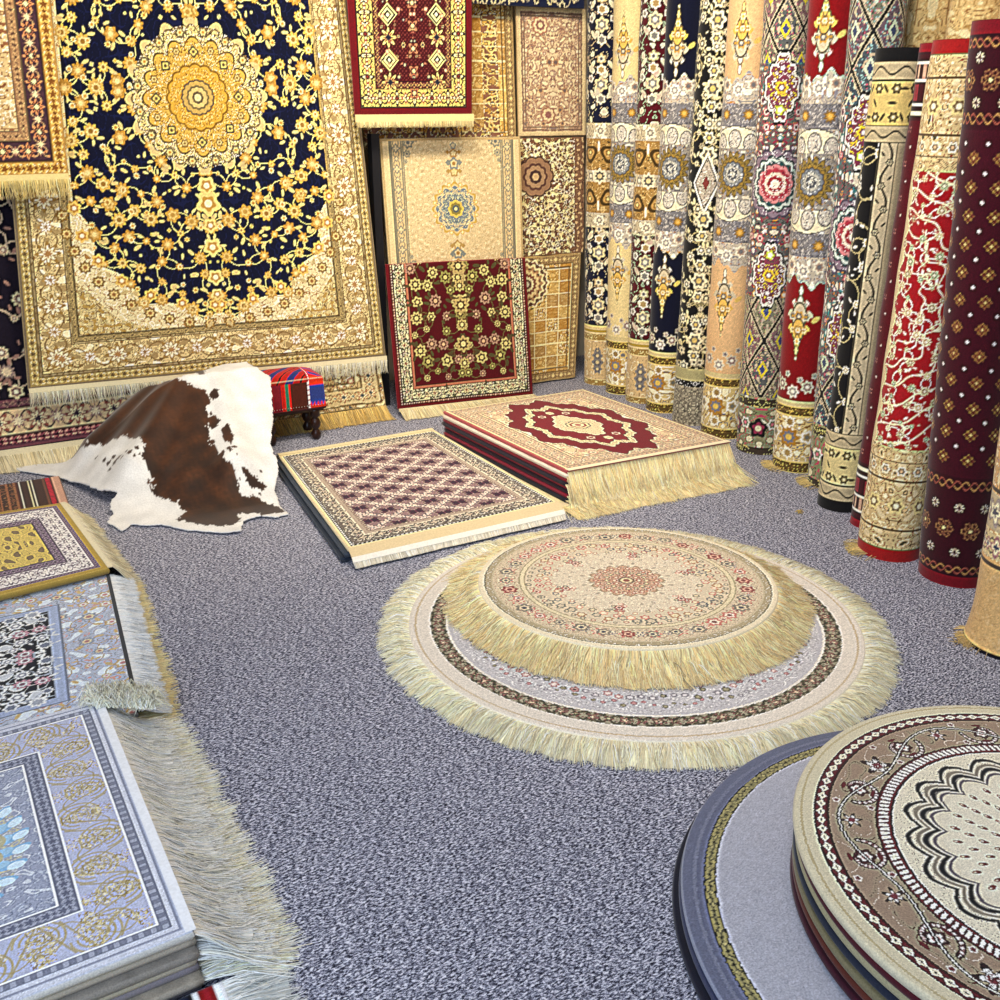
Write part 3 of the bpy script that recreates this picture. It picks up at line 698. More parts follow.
H_PATCH = [[(0.915, 4.087), (0.958, 4.061), (0.995, 4.023), (0.983, 4.003), (0.926, 4.016), (0.906, 4.051)], [(0.886, 4.321), (0.928, 4.332), (0.925, 4.245), (0.9, 4.199), (0.874, 4.227)], [(0.852, 4.419), (0.895, 4.416), (0.894, 4.37), (0.853, 4.351)], [(0.904, 4.557), (0.939, 4.551), (0.937, 4.503), (0.896, 4.497)], [(0.89, 4.752), (0.933, 4.762), (0.91, 4.66), (0.881, 4.66)], [(0.884, 4.184), (0.903, 4.184), (0.897, 4.152), (0.881, 4.156)]]
H_SPOT = [(0.404, 4.489, 0.0105), (0.44, 4.455, 0.0126), (0.457, 4.404, 0.0147), (0.486, 4.39, 0.0105), (0.5, 4.355, 0.0126), (0.528, 4.363, 0.0105), (0.438, 4.4, 0.0105), (0.466, 4.364, 0.0084), (0.511, 4.323, 0.0084), (0.41, 4.402, 0.0084), (0.381, 4.587, 0.0084), (0.533, 4.325, 0.0084), (0.415, 4.45, 0.0105), (0.602, 4.263, 0.0189), (0.583, 4.315, 0.0147), (0.569, 4.165, 0.0105), (0.583, 4.109, 0.0126), (0.542, 4.219, 0.0105), (0.882, 4.357, 0.0084), (0.856, 4.177, 0.0105), (0.908, 4.177, 0.0084), (0.952, 3.987, 0.0084), (0.992, 4.083, 0.0063), (0.906, 4.125, 0.0063), (0.875, 4.437, 0.0084)]
def inpoly(P, X, Y):
    P = np.array(P); c = np.zeros(X.shape, bool); n = len(P)
    for i in range(n):
        x0, y0 = P[i-1]; x1, y1 = P[i]
        m = ((y0 > Y) != (y1 > Y)) & (X < (x1-x0)*(Y-y0)/((y1-y0) or 1e-9)+x0)
        c ^= m
    return c
def cowhide():
    st_ = .0055
    xs = np.arange(.03, 1.24, st_); ys = np.arange(3.67, 5.02, st_); X, Y = np.meshgrid(xs, ys)
    sm = lambda t: np.clip(t, 0, 1)**2*(3-2*np.clip(t, 0, 1))
    t = np.clip((Y-3.80)/.86, 0, 1); fx = sm((X-.1)/.75)
    Z = .008+.40*fx*t**1.35
    Z = .010+(Z-.008)*sm(Z/.13)
    # folds fanning out from the stool edge
    an = np.arctan2(X-.95, 4.85-Y); rad = np.hypot(X-.95, 4.85-Y)
    amp = np.clip((rad-.15)*1.2, 0, 1)*np.clip((5.0-Y)*3, 0, 1)
    fold = .020*np.sin(an*9+1.2+rad*1.5)+.010*np.sin(an*19+rad*3+.6)
    Z = Z+amp*(fold*1.9+.03)*np.clip((Z-.01)/.09, .06, 1.15)
    Z = Z+.010*np.exp(-((X-.97)**2+(Y-4.55)**2)/.03)
    r = np.random.RandomState(5)
    def nz(scale, a):
        f = np.zeros_like(X)
        for _ in range(10):
            k = 2*PI/scale*r.uniform(.5, 1.6); q = r.uniform(0, PI*2); f += np.sin(k*(X*math.cos(q)+Y*math.sin(q))+r.uniform(0, 6))
        return f*a/3
    wx, wy = nz(.05, .007)+nz(.018, .004), nz(.05, .007)+nz(.018, .004)
    keep = inpoly(H_OUT, X+wx*.3, Y+wy*.3)
    brown = inpoly(H_MAIN, X+wx, Y+wy)
    for p in H_PATCH: brown |= inpoly(p, X+wx*.7, Y+wy*.7)
    for (a, b, rr) in H_SPOT: brown |= np.hypot((X-a+wx*.4)*1.2, Y-b+wy*.4) < rr
    C = np.empty(X.shape+(3,)); C[:] = hx('e6e5e4')
    n1 = np.clip(.5+nz(.12, .4), 0, 1)[..., None]; n2 = np.clip(.5+nz(.03, .35), 0, 1)[..., None]
    C = C*(1-.07*n1)
    bc = hx('26130b')*(1-n1)+hx('45240f')*n1; bc = bc*(.85+.3*n2)
    red = np.exp(-((X-.7)**2+(Y-4.6)**2)/.06)[..., None]; bc = bc*(1-.5*red)+hx('4e2c18')*.5*red
    low = sm((4.05-Y)/.2)[..., None]*.6; bc = bc*(1-low)+hx('3b2f26')*low
    C = np.where(brown[..., None], bc, C)
    idx = -np.ones(X.shape, int); idx[keep] = np.arange(keep.sum())
    kq = keep[:-1, :-1] & keep[:-1, 1:] & keep[1:, 1:] & keep[1:, :-1]
    q = np.stack([idx[:-1, :-1][kq], idx[:-1, 1:][kq], idx[1:, 1:][kq], idx[1:, :-1][kq]], 1)
    V = np.stack([X[keep], Y[keep], np.maximum(Z[keep], .012)], 1)
    used = np.zeros(len(V), bool); used[q.ravel()] = True; re = np.cumsum(used)-1
    o = raw_mesh('cowhide_rug', V[used], [re[q]], C[keep][used], M_HIDE)
    # fray and settle the cut edge
    m = o.modifiers.new('soft', 'SMOOTH'); m.factor = .5; m.iterations = 2
    m = o.modifiers.new('skin', 'SOLIDIFY'); m.thickness = .005; m.offset = -1
    return tag(o, 'brown and white cowhide draped over the footstool and spreading onto the carpet', 'cowhide')
cowhide()

# ================================================================== rugs lying flat
def unit(a): a = np.asarray(a, float); return a/np.linalg.norm(a)
def flat(name, cv, c4, thick, edge, label, group=None, warp=None, cat='rug'):
    """c4: fl, fr, br, bl corners of the top face"""
    o = body(name, cv, quadgrid(cv, *c4, warp), thick, (0, 0, 1), edge)
    return tag(o, label, cat, group)
def simple(W, H, col, col2, seed=1):
    c = Cv(W, H, .02, col, seed); c.band(.0, .03, col2); c.filigree(c.D > .05, [(0, .3, col2)], .1, 5); return c

# ---- pile with the red medallion rug on top
def d_redmed():
    c = Cv(.86, 1.03, .0038, 'dcc9a6', 41)
    c.filigree(c.D > 0, [(0, .15, 'c9a890'), (.3, .36, 'a88c7a'), (.6, .68, 'd2a99c'), (.9, 1, 'efe4c8')], .06, 9)
    c.band(0, .006, 'a8303a'); c.band(.006, .014, 'dcc8a4')
    c.chain(.015, .04, .05, ['c9988c', '8a8a80'], 'b9a58a', bg='cbb596')
    c.put((c.D > .042) & (c.D < .115), 'cdb89c'); c.chain(.042, .115, .12, ['b58a84', 'e2d3b4', '8c8474'], '94887a', small=['a8988a', 'e6d9bc', 'b08078'], amp=.35, w=.003)
    c.filigree((c.D > .042) & (c.D < .115), [(.3, .36, '9a9080'), (.7, .75, 'b08c80')], .04)
    c.lines([.041, .117, .135], '7d7468', .003)
    f = c.D > .14
    c.filigree(f, [(.1, .2, 'e9dcba'), (.4, .44, 'b59c84'), (.7, .75, 'c99c90')], .09, 9)
    c.floral(f, .09, .026, [['c9a08c', 'ece0c0', '9a8a78'], ['a8a08c', 'e8d9b4', 'b5847c']], 'a8947c', 2, 'b0a48c', seed=12)
    X, Y = abs(c.X), abs(c.Y)
    def shape(a, b, k, st_=.0):
        base = np.maximum(np.maximum(X/a, Y/b), (X/a+Y/b)/k)
        notch = .045*np.cos(np.arctan2(Y/b, X/a)*12)+.02*np.cos(np.arctan2(Y/b, X/a)*36)
        return base+notch < 1
    c.put(shape(.285, .43, 1.36), '7a0a1c'); c.put(shape(.215, .325, 1.34), 'd9c9a4')
    m = shape(.215, .325, 1.34); c.filigree(m, [(.2, .3, '7f8478'), (.6, .7, 'a8968a')], .04)
    c.put(shape(.185, .285, 1.34), '5e2430'); c.put(shape(.178, .277, 1.34), '820f22')
    c.put(shape(.115, .175, 1.15), 'dfceac'); m = shape(.115, .175, 1.15)
    c.filigree(m, [(.3, .36, '9a8f7c'), (.6, .68, 'c4a08e')], .05)
    c.medal(0, 0, [(.062, .12, 8, '7e7f74'), (.054, .12, 8, 'd9c4a2'), (.042, .1, 8, 'a03448'), (.03, .1, 8, 'e2d2b0'), (.016, .1, 6, 'b05a60')])
    for sy in (1, -1):
        for sx in (1, -1): c.flower(sx*.07, sy*.19, .022, ['dcc9a4', '9a3a46'], 6)
        c.leaf(0, sy*.225, .018, .03, 0, 'ddcca8')
    return c
ZT = .162
C4 = [at(567, 470, ZT), at(729, 441, ZT), at(583, 389, ZT), at(444, 411, ZT)]
rr = random.Random(4)
edges = [('b04a50', 'cream rug with a large red stepped medallion, topmost rug of the pile'),
         ('e8dcc8', 'thin white edged rug, second from top in the red medallion pile'),
         ('8c1a2c', 'crimson edged rug, third from top in the red medallion pile'),
         ('2a2630', 'charcoal edged rug, fourth from top in the red medallion pile'),
         ('a02436', 'bright red edged rug in the middle of the red medallion pile'),
         ('3a2a34', 'dark plum edged rug just under the middle of the red medallion pile'),
         ('8f2236', 'red edged rug, third from bottom of the red medallion pile'),
         ('20222c', 'black edged rug, second from bottom of the red medallion pile'),
         ('e9dbb0', 'cream bordered rug at the very bottom of the red medallion pile')]
n = len(edges); th = ZT/n
fdir = unit([(C4[0]-C4[3])[0], (C4[0]-C4[3])[1], 0])
for i, (ec, lab) in enumerate(edges):
    z = ZT-i*th
    j = np.array([rr.uniform(-.012, .006), rr.uniform(-.004, .004), 0]) if i else 0
    c4 = [p*[1, 1, 0]+[0, 0, z]+j for p in C4]
    if i == n-1: c4 = [c4[0]+[-.055, -.035, 0], c4[1]+[.03, -.035, 0], c4[2]+[.05, .05, 0], c4[3]+[-.055, .05, 0]]
    cv = d_redmed() if i == 0 else simple(.86, 1.03, ec, 'e2d2b0' if i == n-1 else ec, i)
    o = flat('piled_rug', cv, c4, th*.93, ec, lab, 'rugs in the red medallion pile')
    lo = c4[0]+fdir*.004-[0, 0, th*.5]; hi = c4[1]+fdir*.004-[0, 0, th*.5]
    pts, out = edgepts(lo, hi, 330, fdir)
    fringe(o, pts, out, .085+.012*i*.5, .004, 'fff2c8', .0017, 50+i, 2, clump=.75, col2='f0cf8a', lift=.016, var=.12)
    if i == 0: heading(o, C4[0]+[0, 0, .0006]-fdir*.012, C4[1]+[0, 0, .0006]-fdir*.012, fdir*.026, 'ecdfba', (0, 0, 1), t=.0016)

# ---- light diamond patterned rug on its pile
def d_diamond():
    c = Cv(.91, 1.18, .0036, 'd9cbb8', 44)
    c.band(0, .018, 'dccba4')
    D = c.D-.018
    c.put((D > 0) & (D < .012), '3a2c30'); c.put((D > .002) & (D < .010) & (np.mod(c.S, .018) < .009), 'd9cdbc')
    c.put((D > .012) & (D < .075), '756a62'); c.chain(.045, .102, .075, ['4d4244', 'b8aa9a'], 'd2c6b4', small=['6b5450', 'cfc0ae', '7c4654'], n=4, amp=.42, w=.004)
    c.filigree((D > .014) & (D < .074), [(.3, .4, '5a4c4c'), (.7, .78, 'c9bcaa')], .03)
    c.lines([.104, .112], '2c2226', .004); c.put((D > .083) & (D < .105), 'b3a394')
    c.chain(.114, .136, .035, ['6a4a50', 'cbbcaa'], 'a08c80', bg='ab9a8c', n=4)
    c.put((D > .108) & (D < .14) & (np.mod(c.S+D, .02) < .006), '54404a')
    f = D > .112; c.put(f, 'd2c2b4')
    c.lines([.141], '3a2a30', .003)
    px, py = .098, .150
    X, Y = c.X, c.Y
    for oy, ph in ((0, 0), (py/2, px)):
        x = np.mod(X+ph+px, 2*px)-px; y = np.mod(Y+oy+py/2, py)-py/2
        d = abs(x)/px+abs(y)/(py*.5)
        st_ = np.floor(d*7)/7
        c.put(f & (st_ < .95) & (st_ > .62), '7c6c70'); c.put(f & (st_ <= .62), '967a80')
        c.put(f & (st_ <= .62) & (np.mod(np.floor(x/.008)+np.floor(y/.012), 2) == 0) & (d > .35), '8f7570')
        c.put(f & (abs(abs(x)/px-abs(y)/(py*.5)) < .17) & (d < .62), '5c2c46')
        c.put(f & (d < .36) & (abs(x) > .004), '3c2038')
        c.put((f & (abs(d-.95) < .07))*(np.mod(np.floor(x/.012)+np.floor(y/.016), 2) == 0)*.8, 'e9e0d2')
        c.put(f & (st_ > .62) & (st_ < .95) & (np.mod(np.floor(x/.010)+np.floor(y/.015), 3) == 0), 'c9b4ac')
    return c
Zl = .058
L4 = [at(348, 549, Zl), at(559, 502, Zl), at(434, 430, Zl), at(279, 456, Zl)]
wv = lambda s, t: np.stack([0*s, 0*s, -.012*np.exp(-((s-0)/.04)**2)*(1+np.sin(t*14))*.5-.010*(s < .02)], -1)
lt = flat('area_rug', d_diamond(), L4, .012, 'e4d5ad', 'light rug with rows of plum diamonds, topmost of the low pile beside the cowhide', 'rugs in the low pile by the cowhide')
e_ = unit((L4[0]-L4[3])*[1, 1, 0])
dn = np.array([0, 0, -.018])
heading(lt, L4[0]+[0, 0, .0006], L4[1]+[0, 0, .0006], e_*.045+dn, 'd6c096', (0, 0, 1), t=.002)
heading(lt, L4[0]+[0, 0, .0006]+e_*.045+dn, L4[1]+[0, 0, .0006]+e_*.045+dn, e_*.016+dn*.8, 'efe9dc', (0, 0, 1), t=.002, name='fringe_band')
pts, out = edgepts(L4[0]+e_*.06+dn*1.8, L4[1]+e_*.06+dn*1.8, 200, e_); fringe(lt, pts, out, .02, .012, 'fffaf0', .0018, 71, 1, clump=.2, col2='d8ccb0', lift=.002)
b_ = -e_; heading(lt, L4[3]+[0, 0, .0006], L4[2]+[0, 0, .0006], b_*.03, 'dccb9c', (0, 0, 1), t=.002)
pts, out = edgepts(L4[3]+b_*.03, L4[2]+b_*.03, 260, b_); fringe(lt, pts, out, .06, .012, 'fff6dc', .0017, 72, 2, clump=.9, col2='cdb98c', lift=.01)
for i, (col, nm) in enumerate((('3f4754', 'slate blue edged rug under the light diamond patterned rug'), ('2c3442', 'dark navy edged rug at the bottom of the low pile beside the cowhide'))):
    z = .044-.021*i; sh = np.array([-.012-.012*i, .01*i, 0])
    c4 = [p*[1, 1, 0]+[0, 0, z]+sh for p in L4]; c4[1] = c4[1]+[-.02, .01, 0]; c4[2] = c4[2]+[-.02, 0, 0]
    flat('area_rug', simple(.9, 1.15, col, col, i), c4, .019, col, nm, 'rugs in the low pile by the cowhide')

# ---- left wall of rug piles
# A: brown striped rug at the back
def d_stripe():
    c = Cv(.95, .62, .0045, '4c3022', 51); X = c.W/2-c.X
    for a, b, col in ((0, .028, 'c9a08c'), (.028, .036, '8a5a50'), (.036, .06, '3a1c20'), (.06, .072, '6a4434'), (.11, .114, 'cdb090'), (.125, .129, 'bfa080'), (.16, .165, 'cdb494')): c.put((X >= a) & (X < b), col)
    c.put((X > .038) & (X < .058) & (np.mod(c.Y, .022) < .012), 'a8283a')
    m = X > .17; c.put(m & (np.mod(X, .03) < .008), '8a5c40'); c.filigree(m, [(0, .15, '7a5038'), (.5, .55, '9c7048')], .05)
    c.put(m & (np.mod(X, .15) < .03), '5f2a22'); return c
a0, a1 = at(70, 510, .03), at(58, 476, .03)
strp = flat('area_rug', d_stripe(), [a0+[-.95, .0, 0], a0+[0, -.02, 0], a1+[0, 0, 0], a1+[-.95, 0, 0]], .026, '5a3a2c', 'brown striped rug lying farthest back on the left, under the tip of the cowhide')
# B: yellow and purple rug pile
def d_yellow():
    c = Cv(.92, .74, .0036, 'c9b470', 53)
    c.band(0, .022, 'b39a4a')
    c.put((c.D > .022) & (c.D < .045), '75627c'); c.chain(.022, .045, .03, ['a898a4', '54405c'], bg='75627c', n=4)
    c.put((c.D > .045) & (c.D < .135), 'd8d2d6'); c.chain(.048, .132, .075, ['6a5874', 'e4dede'], '6a5874', small=['8c7a8c', 'e2dada', '54405c'], n=4, amp=.42, lob=.4, w=.004)
    c.put((c.D > .135) & (c.D < .175), '6c5c74'); c.chain(.138, .172, .035, ['a89aa8', '4c3c54'], bg='75627c', n=4)
    f = c.D > .175; c.put(f, 'd0bd74'); c.filigree(f, [(0, .2, '86765f'), (.5, .56, 'e2cd84'), (.8, .86, '8a7668')], .07, 8); c.lines([.134, .176], '40304a', .003); return c
zb = .085
B4 = [at(-130, 627, zb), at(108, 568, zb), at(60, 503, zb), at(-150, 535, zb)]
bt = flat('area_rug', d_yellow(), B4, .022, '9c8440', 'yellow rug with purple and white borders, topmost of the second pile from the back', 'rugs in the yellow rug pile')
o_ = unit((B4[1]-B4[0])*[1, 1, 0])
heading(bt, B4[1]+[0, 0, 0], B4[2], o_*.018, 'd9cfae', (0, 0, 1), t=.002)
pts, out = edgepts(B4[1]+o_*.018, B4[2]+o_*.018, 300, o_); fringe(bt, pts, out, .085, .006, 'fff6dc', .0017, 81, 3, clump=.6, col2='e0d2aa', lift=.008)
for i, (col, nm) in enumerate((('6e5c30', 'olive edged rug under the yellow and purple rug'), ('3c3426', 'dark brown edged rug, lowest in the pile under the yellow and purple rug'))):
    c4 = [p*[1, 1, 0]+[0, 0, .061-.03*i]+[-.015, .03, 0] for p in B4]; c4[2] = c4[2]-[0, .05, 0]; c4[3] = c4[3]-[0, .05, 0]
    flat('area_rug', simple(.9, .7, col, col, i), c4, .028, col, nm, 'rugs in the yellow rug pile')
# C: pale rug with navy floral ground
def d_pale():
    c = Cv(.96, 1.0, .0034, 'b8c0d2', 55)
    c.filigree(c.D > 0, [(0, .2, 'dce6f6'), (.4, .46, 'a89a8c'), (.7, .76, '97a0b4'), (.9, .95, 'c9a6a0')], .07, 9)
    c.floral(c.D > 0, .07, .026, [['bfae8c', 'dde0e6', 'c49a9c'], ['97a0b0', 'd9cdb4', 'b58a8c']], 'b0a284', 0, 'c9b88f', seed=3)
    c.put((c.D > .165) & (c.D < .20), 'a9b6d4'); c.lines([.165, .2], '7f879a', .004)
    f = c.D > .2; c.put(f, '1c2030')
    c.filigree(f, [(0, .1, 'c9ced8'), (.5, .58, '8f97a8')], .1, 8)
    c.floral(f, .05, .024, [['ccd2dc', '8c8fa0', 'dfe3ea'], ['c9cfda', '7c8498'], ['b08c9c', 'd3d6de', '8c6a7c'], ['dde1e8', 'a8aebc']], 'aab2c2', 2, 'cfd5de', seed=8, tries=2500)
    return c
zc = .052
dC = unit([(at(108, 575, zc)-at(134, 690, zc))[0], (at(108, 575, zc)-at(134, 690, zc))[1], 0])
c_tr = at(106, 575, zc); c_br = c_tr-dC*.93; c_w = np.array([-.95, -.045, 0])
pr = flat('area_rug', d_pale(), [c_br+c_w, c_br, c_tr, c_tr+c_w], .022, 'a8adb8', 'pale blue-grey rug with a navy floral centre, behind the front left pile', 'rugs in the pale pile')
o_ = np.array([dC[1], -dC[0], 0])
heading(pr, c_br+[0, 0, -.004], c_tr+[0, 0, -.004], o_*.012, '15151c', (0, 0, 1), name='black_binding', t=.004)
pts, out = edgepts(c_br+o_*.012, c_tr+o_*.012, 420, o_); fringe(pr, pts, out, .075, .022, 'ffffff', .0016, 91, 3, clump=.35, col2='e2eaf4', lift=.006)
c4 = [c_br+c_w-[0, 0, .026], c_br-[0.0, 0, .026], c_tr-[0, 0, .026], c_tr+c_w-[0, 0, .026]]
pr2 = flat('area_rug', simple(.9, .9, 'b0a070', 'b0a070'), c4, .024, '8d7c50', 'rug with yellow fringe lying directly beneath the pale navy-centred rug', 'rugs in the pale pile')
pts, out = edgepts(c4[1], c4[2], 420, o_); fringe(pr2, pts, out, .115, .004, 'ffe2a0', .0017, 92, 2, clump=.4, col2='e8dcae', lift=.004)

# D: front pile, silver blue rug on top
def d_silver():
    c = Cv(.88, .95, .0023, 'b4bace', 57)
    c.band(0, .014, 'c9ccd9'); c.band(.014, .02, '9a9eb0'); c.band(.02, .03, 'c9ccd9')
    c.put((c.D > .03) & (c.D < .05), '838799'); c.put((c.D > .033) & (c.D < .047) & (np.mod(c.S, .022) < .009), 'a3a7b8')
    c.put((c.D > .05) & (c.D < .054), 'dfe4ee')
    b = (c.D > .054) & (c.D < .165); c.put(b, 'b8bcd2')
    D, S = c.D, c.S; per = .19; w = .111; q = (D-.1095)
    # gilt scrolls
    for ph, sg in ((0, 1), (per/2, -1)):
        p = np.mod(S+ph+per/2, per)-per/2
        r = np.hypot(p, q-sg*.018)
        for R in (.046, .034, .022, .010): c.put(b*np.clip(1.5-abs(r-R)/.0022, 0, 1)*(np.arctan2(q-sg*.018, p)*sg > -2.4)*.8, 'b0a47c')
        c.filigree(b & (abs(p) < .04*(1-abs(q)/.07)), [(.05, .2, 'aca07c'), (.42, .56, 'b5a988'), (.75, .9, 'd3ccb4')], .02, 8, seed=3)
        c.put(b*np.clip(1.3-abs(abs(p)-.03*(1-q/.06*sg))/.003, 0, 1)*(abs(q) < .05)*.8, 'aca07a')
    c.filigree(b & (abs(np.mod(S+per/4, per/2)-per/4) < .022), [(.3, .42, '9a8b58'), (.6, .72, 'c9bf95')], .02, 7)
    c.put(b*np.clip(1.4-abs(q-w*.36*np.sin(2*PI*S/per))/.002, 0, 1)*.8, 'aa9e78')
    c.put((c.D > .165) & (c.D < .169), 'dfe4ee')
    c.put((c.D > .169) & (c.D < .205), '7f8396'); c.chain(.171, .203, .03, ['9ea2b4', '6c7084'], 'a8acbc', bg='7d8194', n=5)
    c.put((c.D > .205) & (c.D < .208), 'e6e9f0')
    f = c.D > .208; c.put(f, '9ea4b8')
    c.filigree(f, [(.05, .15, 'c9ced9'), (.3, .36, '7c849a'), (.5, .58, 'b9bfce'), (.75, .8, '868da2')], .035, 9)
    X, Y = c.X+.0, c.Y; R = np.hypot(X*1.15, Y)
    c.put(c.soft(.235-R), 'a9adb6'); c.filigree(R < .235, [(.1, .25, 'c4c3a8'), (.5, .6, '969a9e'), (.8, .9, 'd0d4dc')], .03, 9)
    for k in range(28):
        a = 2*PI*k/28
        for dr, L_, col in ((.215, .034, '8fb6d6'), (.228, .018, 'cfe2f0'), (.19, .02, 'a5c6de')):
            c.leaf(dr*math.cos(a)/1.15, dr*math.sin(a), L_, .012, a+.5, col)
    c.medal(0, 0, [(.17, .1, 16, 'b5b39a'), (.15, .1, 16, 'c9c7b0')]); c.filigree(R < .14, [(.1, .3, 'a8a284'), (.6, .75, 'dcdccb')], .03, 8, rad=12)
    return c
ZD = .152
Dbr = at(192, 931, ZD); Dtr = at(99, 700, ZD); dD = unit((Dtr-Dbr)); oD = np.array([dD[1], -dD[0], 0])
Dfl = Dbr-oD*.88; Dtl = Dtr-oD*.88
names = [('c9c4bc', 'silver blue rug with gilt scroll border, topmost of the front left pile'),
         ('b5a998', 'beige edged rug directly under the silver blue rug'),
         ('8f877e', 'grey-brown edged rug, third from top of the front left pile'),
         ('c2b8a4', 'cream edged rug in the middle of the front left pile'),
         ('8a8288', 'mauve grey edged rug, third from bottom of the front left pile'),
         ('a89c8c', 'sand edged rug, second from bottom of the front left pile'),
         ('6e6870', 'dark grey edged rug at the bottom of the front left pile')]
n = len(names); th = ZD/n
for i, (ec, lab) in enumerate(names):
    z = ZD-i*th; jx = rr.uniform(-.006, .004) if i else 0; jy = .0 if i == 0 else rr.uniform(-.012, .012)
    c4 = [p*[1, 1, 0]+[0, 0, z]+dD*jy+oD*jx for p in (Dfl, Dbr, Dtr, Dtl)]
    cv = d_silver() if i == 0 else simple(.88, .95, ec, ec, i)
    o = flat('piled_rug', cv, c4, th*.92, ec, lab, 'rugs in the front left pile')
    lo = c4[1]+oD*.004-[0, 0, th*.5]; hi = c4[2]+oD*.004-[0, 0, th*.5]
    pts, out = edgepts(lo, hi, 620, oD)
    fringe(o, pts, out, .10+.016*i, max(.004, .05-.009*i), 'ffffff', .0019, 150+i, 2, clump=.45, col2='fffbe6' if i < 4 else 'fff0c4', lift=.012, var=.09)
    if i == 0: heading(o, c4[1]+[0, 0, .0006]-oD*.012, c4[2]+[0, 0, .0006]-oD*.012, oD*.02, 'e2e4ea', (0, 0, 1), t=.0016)
q_ = Dtr+np.array([0, 0, .004])
rq = np.random.RandomState(3); nq = 900
pts = q_+oD*rq.uniform(-.015, .13, nq)[:, None]+dD*rq.uniform(-.05, .035, nq)[:, None]
an_ = rq.uniform(.3, 2.5, nq)
out = oD*np.cos(an_)[:, None]*.8+dD*np.sin(an_)[:, None]*.5
pts[:, 2] -= np.clip(((pts-q_) @ oD)/.13, 0, 1)*.05
top_rug = [o_ for o_ in bpy.data.objects if o_.get('label', '').startswith('silver blue rug')][0]
fringe(top_rug, pts, out, .06, pts[:, 2]-.012, 'fffff0', .0016, 400, 2, clump=.6, col2='f6f0d0', lift=.028, sheet=False)
# E: small red and navy rug at the very front edge
def d_rednavy():
    c = Cv(.9, .5, .005, '1d2440', 59); X = c.W/2-c.X
    c.put(X < .02, 'e6e6ea'); c.put((X > .02) & (X < .05), 'a01828'); c.put((X > .05) & (X < .06), 'd9dde6'); c.filigree(X > .07, [(0, .2, 'c9b45c'), (.5, .56, '5c7a5a'), (.8, .85, 'b0303c')], .06); return c
e1 = Dbr*[1, 1, 0]+oD*.035-dD*.03+[0, 0, .035]
rn = flat('area_rug', d_rednavy(), [e1-dD*.5-oD*.9, e1-dD*.5, e1, e1-oD*.9], .03, 'd9d3c4', 'red and navy rug with white fringe, at the bottom edge nearest the viewer')
pts, out = edgepts(e1-dD*.5, e1, 230, oD); fringe(rn, pts, out, .12, .004, 'ffffff', .0016, 170, 2, clump=.5, col2='c4c9c4', lift=.01)

# ================================================================== round rugs
def circpts(cx, cy, R, z, n, zj=0):
    a = 2*PI*(np.arange(n)+.5)/n
    Ra, Rb = R if isinstance(R, tuple) else (R, R); ca, sa = np.cos(a), np.sin(a)
    p = np.stack([cx+Ra*ca*GV[0]+Rb*sa*HV[0], cy+Ra*ca*GV[1]+Rb*sa*HV[1], z+0*a], 1)
    o = np.stack([ca*GV[0]+sa*HV[0], ca*GV[1]+sa*HV[1], 0*a], 1); return p, o
def rnd(name, cv, cx, cy, z, R, thick, edge, label, group=None, warp=None):
    o = body(name, cv, discgrid(cv, cx, cy, z, R, warp), thick, (0, 0, 1), edge); return tag(o, label, 'rug', group)
def ringchain(c, R0, R1, nrep, cols, vine=None, bg=None, small=None, n=6, w=.003, amp=.3, fill=.46):
    Rm = (R0+R1)/2
    c.chain(R0, R1, 2*PI*Rm/nrep, cols, vine, bg, D=c.R, S=c.T*Rm, small=small, n=n, w=w, amp=amp, fill=fill)
def ringf(c, R0, R1, cols, scale, rad, seed=1): c.filigree((c.R >= R0) & (c.R < R1), cols, scale, 8, rad=rad, seed=seed)
def scatter_ring(c, R, k, rad, cols, jit=.01, seed=1, n=6, ph=0.):
    r = np.random.RandomState(seed)
    for i in range(k):
        a = 2*PI*i/k+ph; q = R+r.uniform(-jit, jit); c.flower(q*math.cos(a), q*math.sin(a), rad*r.uniform(.7, 1.1), cols[r.randint(len(cols))], n, a)
def d_biground():
    c = Cv(1.4, 1.4, .0036, 'ded6cc', 61)
    c.lines([.682], 'c9b89c', .003, D=c.R)
    ringchain(c, .588, .636, 44, ['5f5a48', '9a7c6c', 'c9b8a0'], '5c5844', 'a39c88', small=['8a5a58', '5a5f44', 'b3a88c'], n=5, amp=.42, w=.006)
    ringf(c, .590, .634, [(.1, .35, '4c4a3a'), (.7, .8, '8a6460')], .03, 44, 3)
    c.put((c.R < .586), 'ded8d0'); c.put(c.R < .580, 'c3c0c4')
    ringf(c, .3, .57, [(.05, .16, 'e2dfe0'), (.4, .48, 'a8a4a8'), (.8, .9, 'd6d2d4')], .045, 20, 5)
    for k in range(0):
        a0 = 2*PI*k/18
        for i in range(7):
            a = a0+(i-3)*.04; q = .515-.02*abs(i-3)+(.035 if i % 2 else 0)
            c.flower(q*math.cos(a), q*math.sin(a), .018, [['8c4f58', 'c99a9c'], ['55543f', 'a39c84', '7c4448'], ['94545a', 'd9b8b4', '5c3038']][(i+k) % 3], 5)
            c.leaf((q-.02)*math.cos(a), (q-.02)*math.sin(a), .014, .005, a+1, '6a6450')
    scatter_ring(c, .525, 120, .009, [['8c5058', 'c9a0a0'], ['66644c', 'a8a088'], ['77727c', 'c4c0c4']], .012, 17)
    scatter_ring(c, .485, 100, .015, [['94545a', 'd3b0ac', '5c3038'], ['5c5a44', 'a39c84'], ['77727c', 'cfcace'], ['a87474', 'e0ccc8']], .02, 18)
    scatter_ring(c, .43, 50, .016, [['a5686c', 'd9bcb8', '7c4a50'], ['77756a', 'c9c4b4'], ['8a6a70', 'cfc0c0']], .02, 7)
    return c
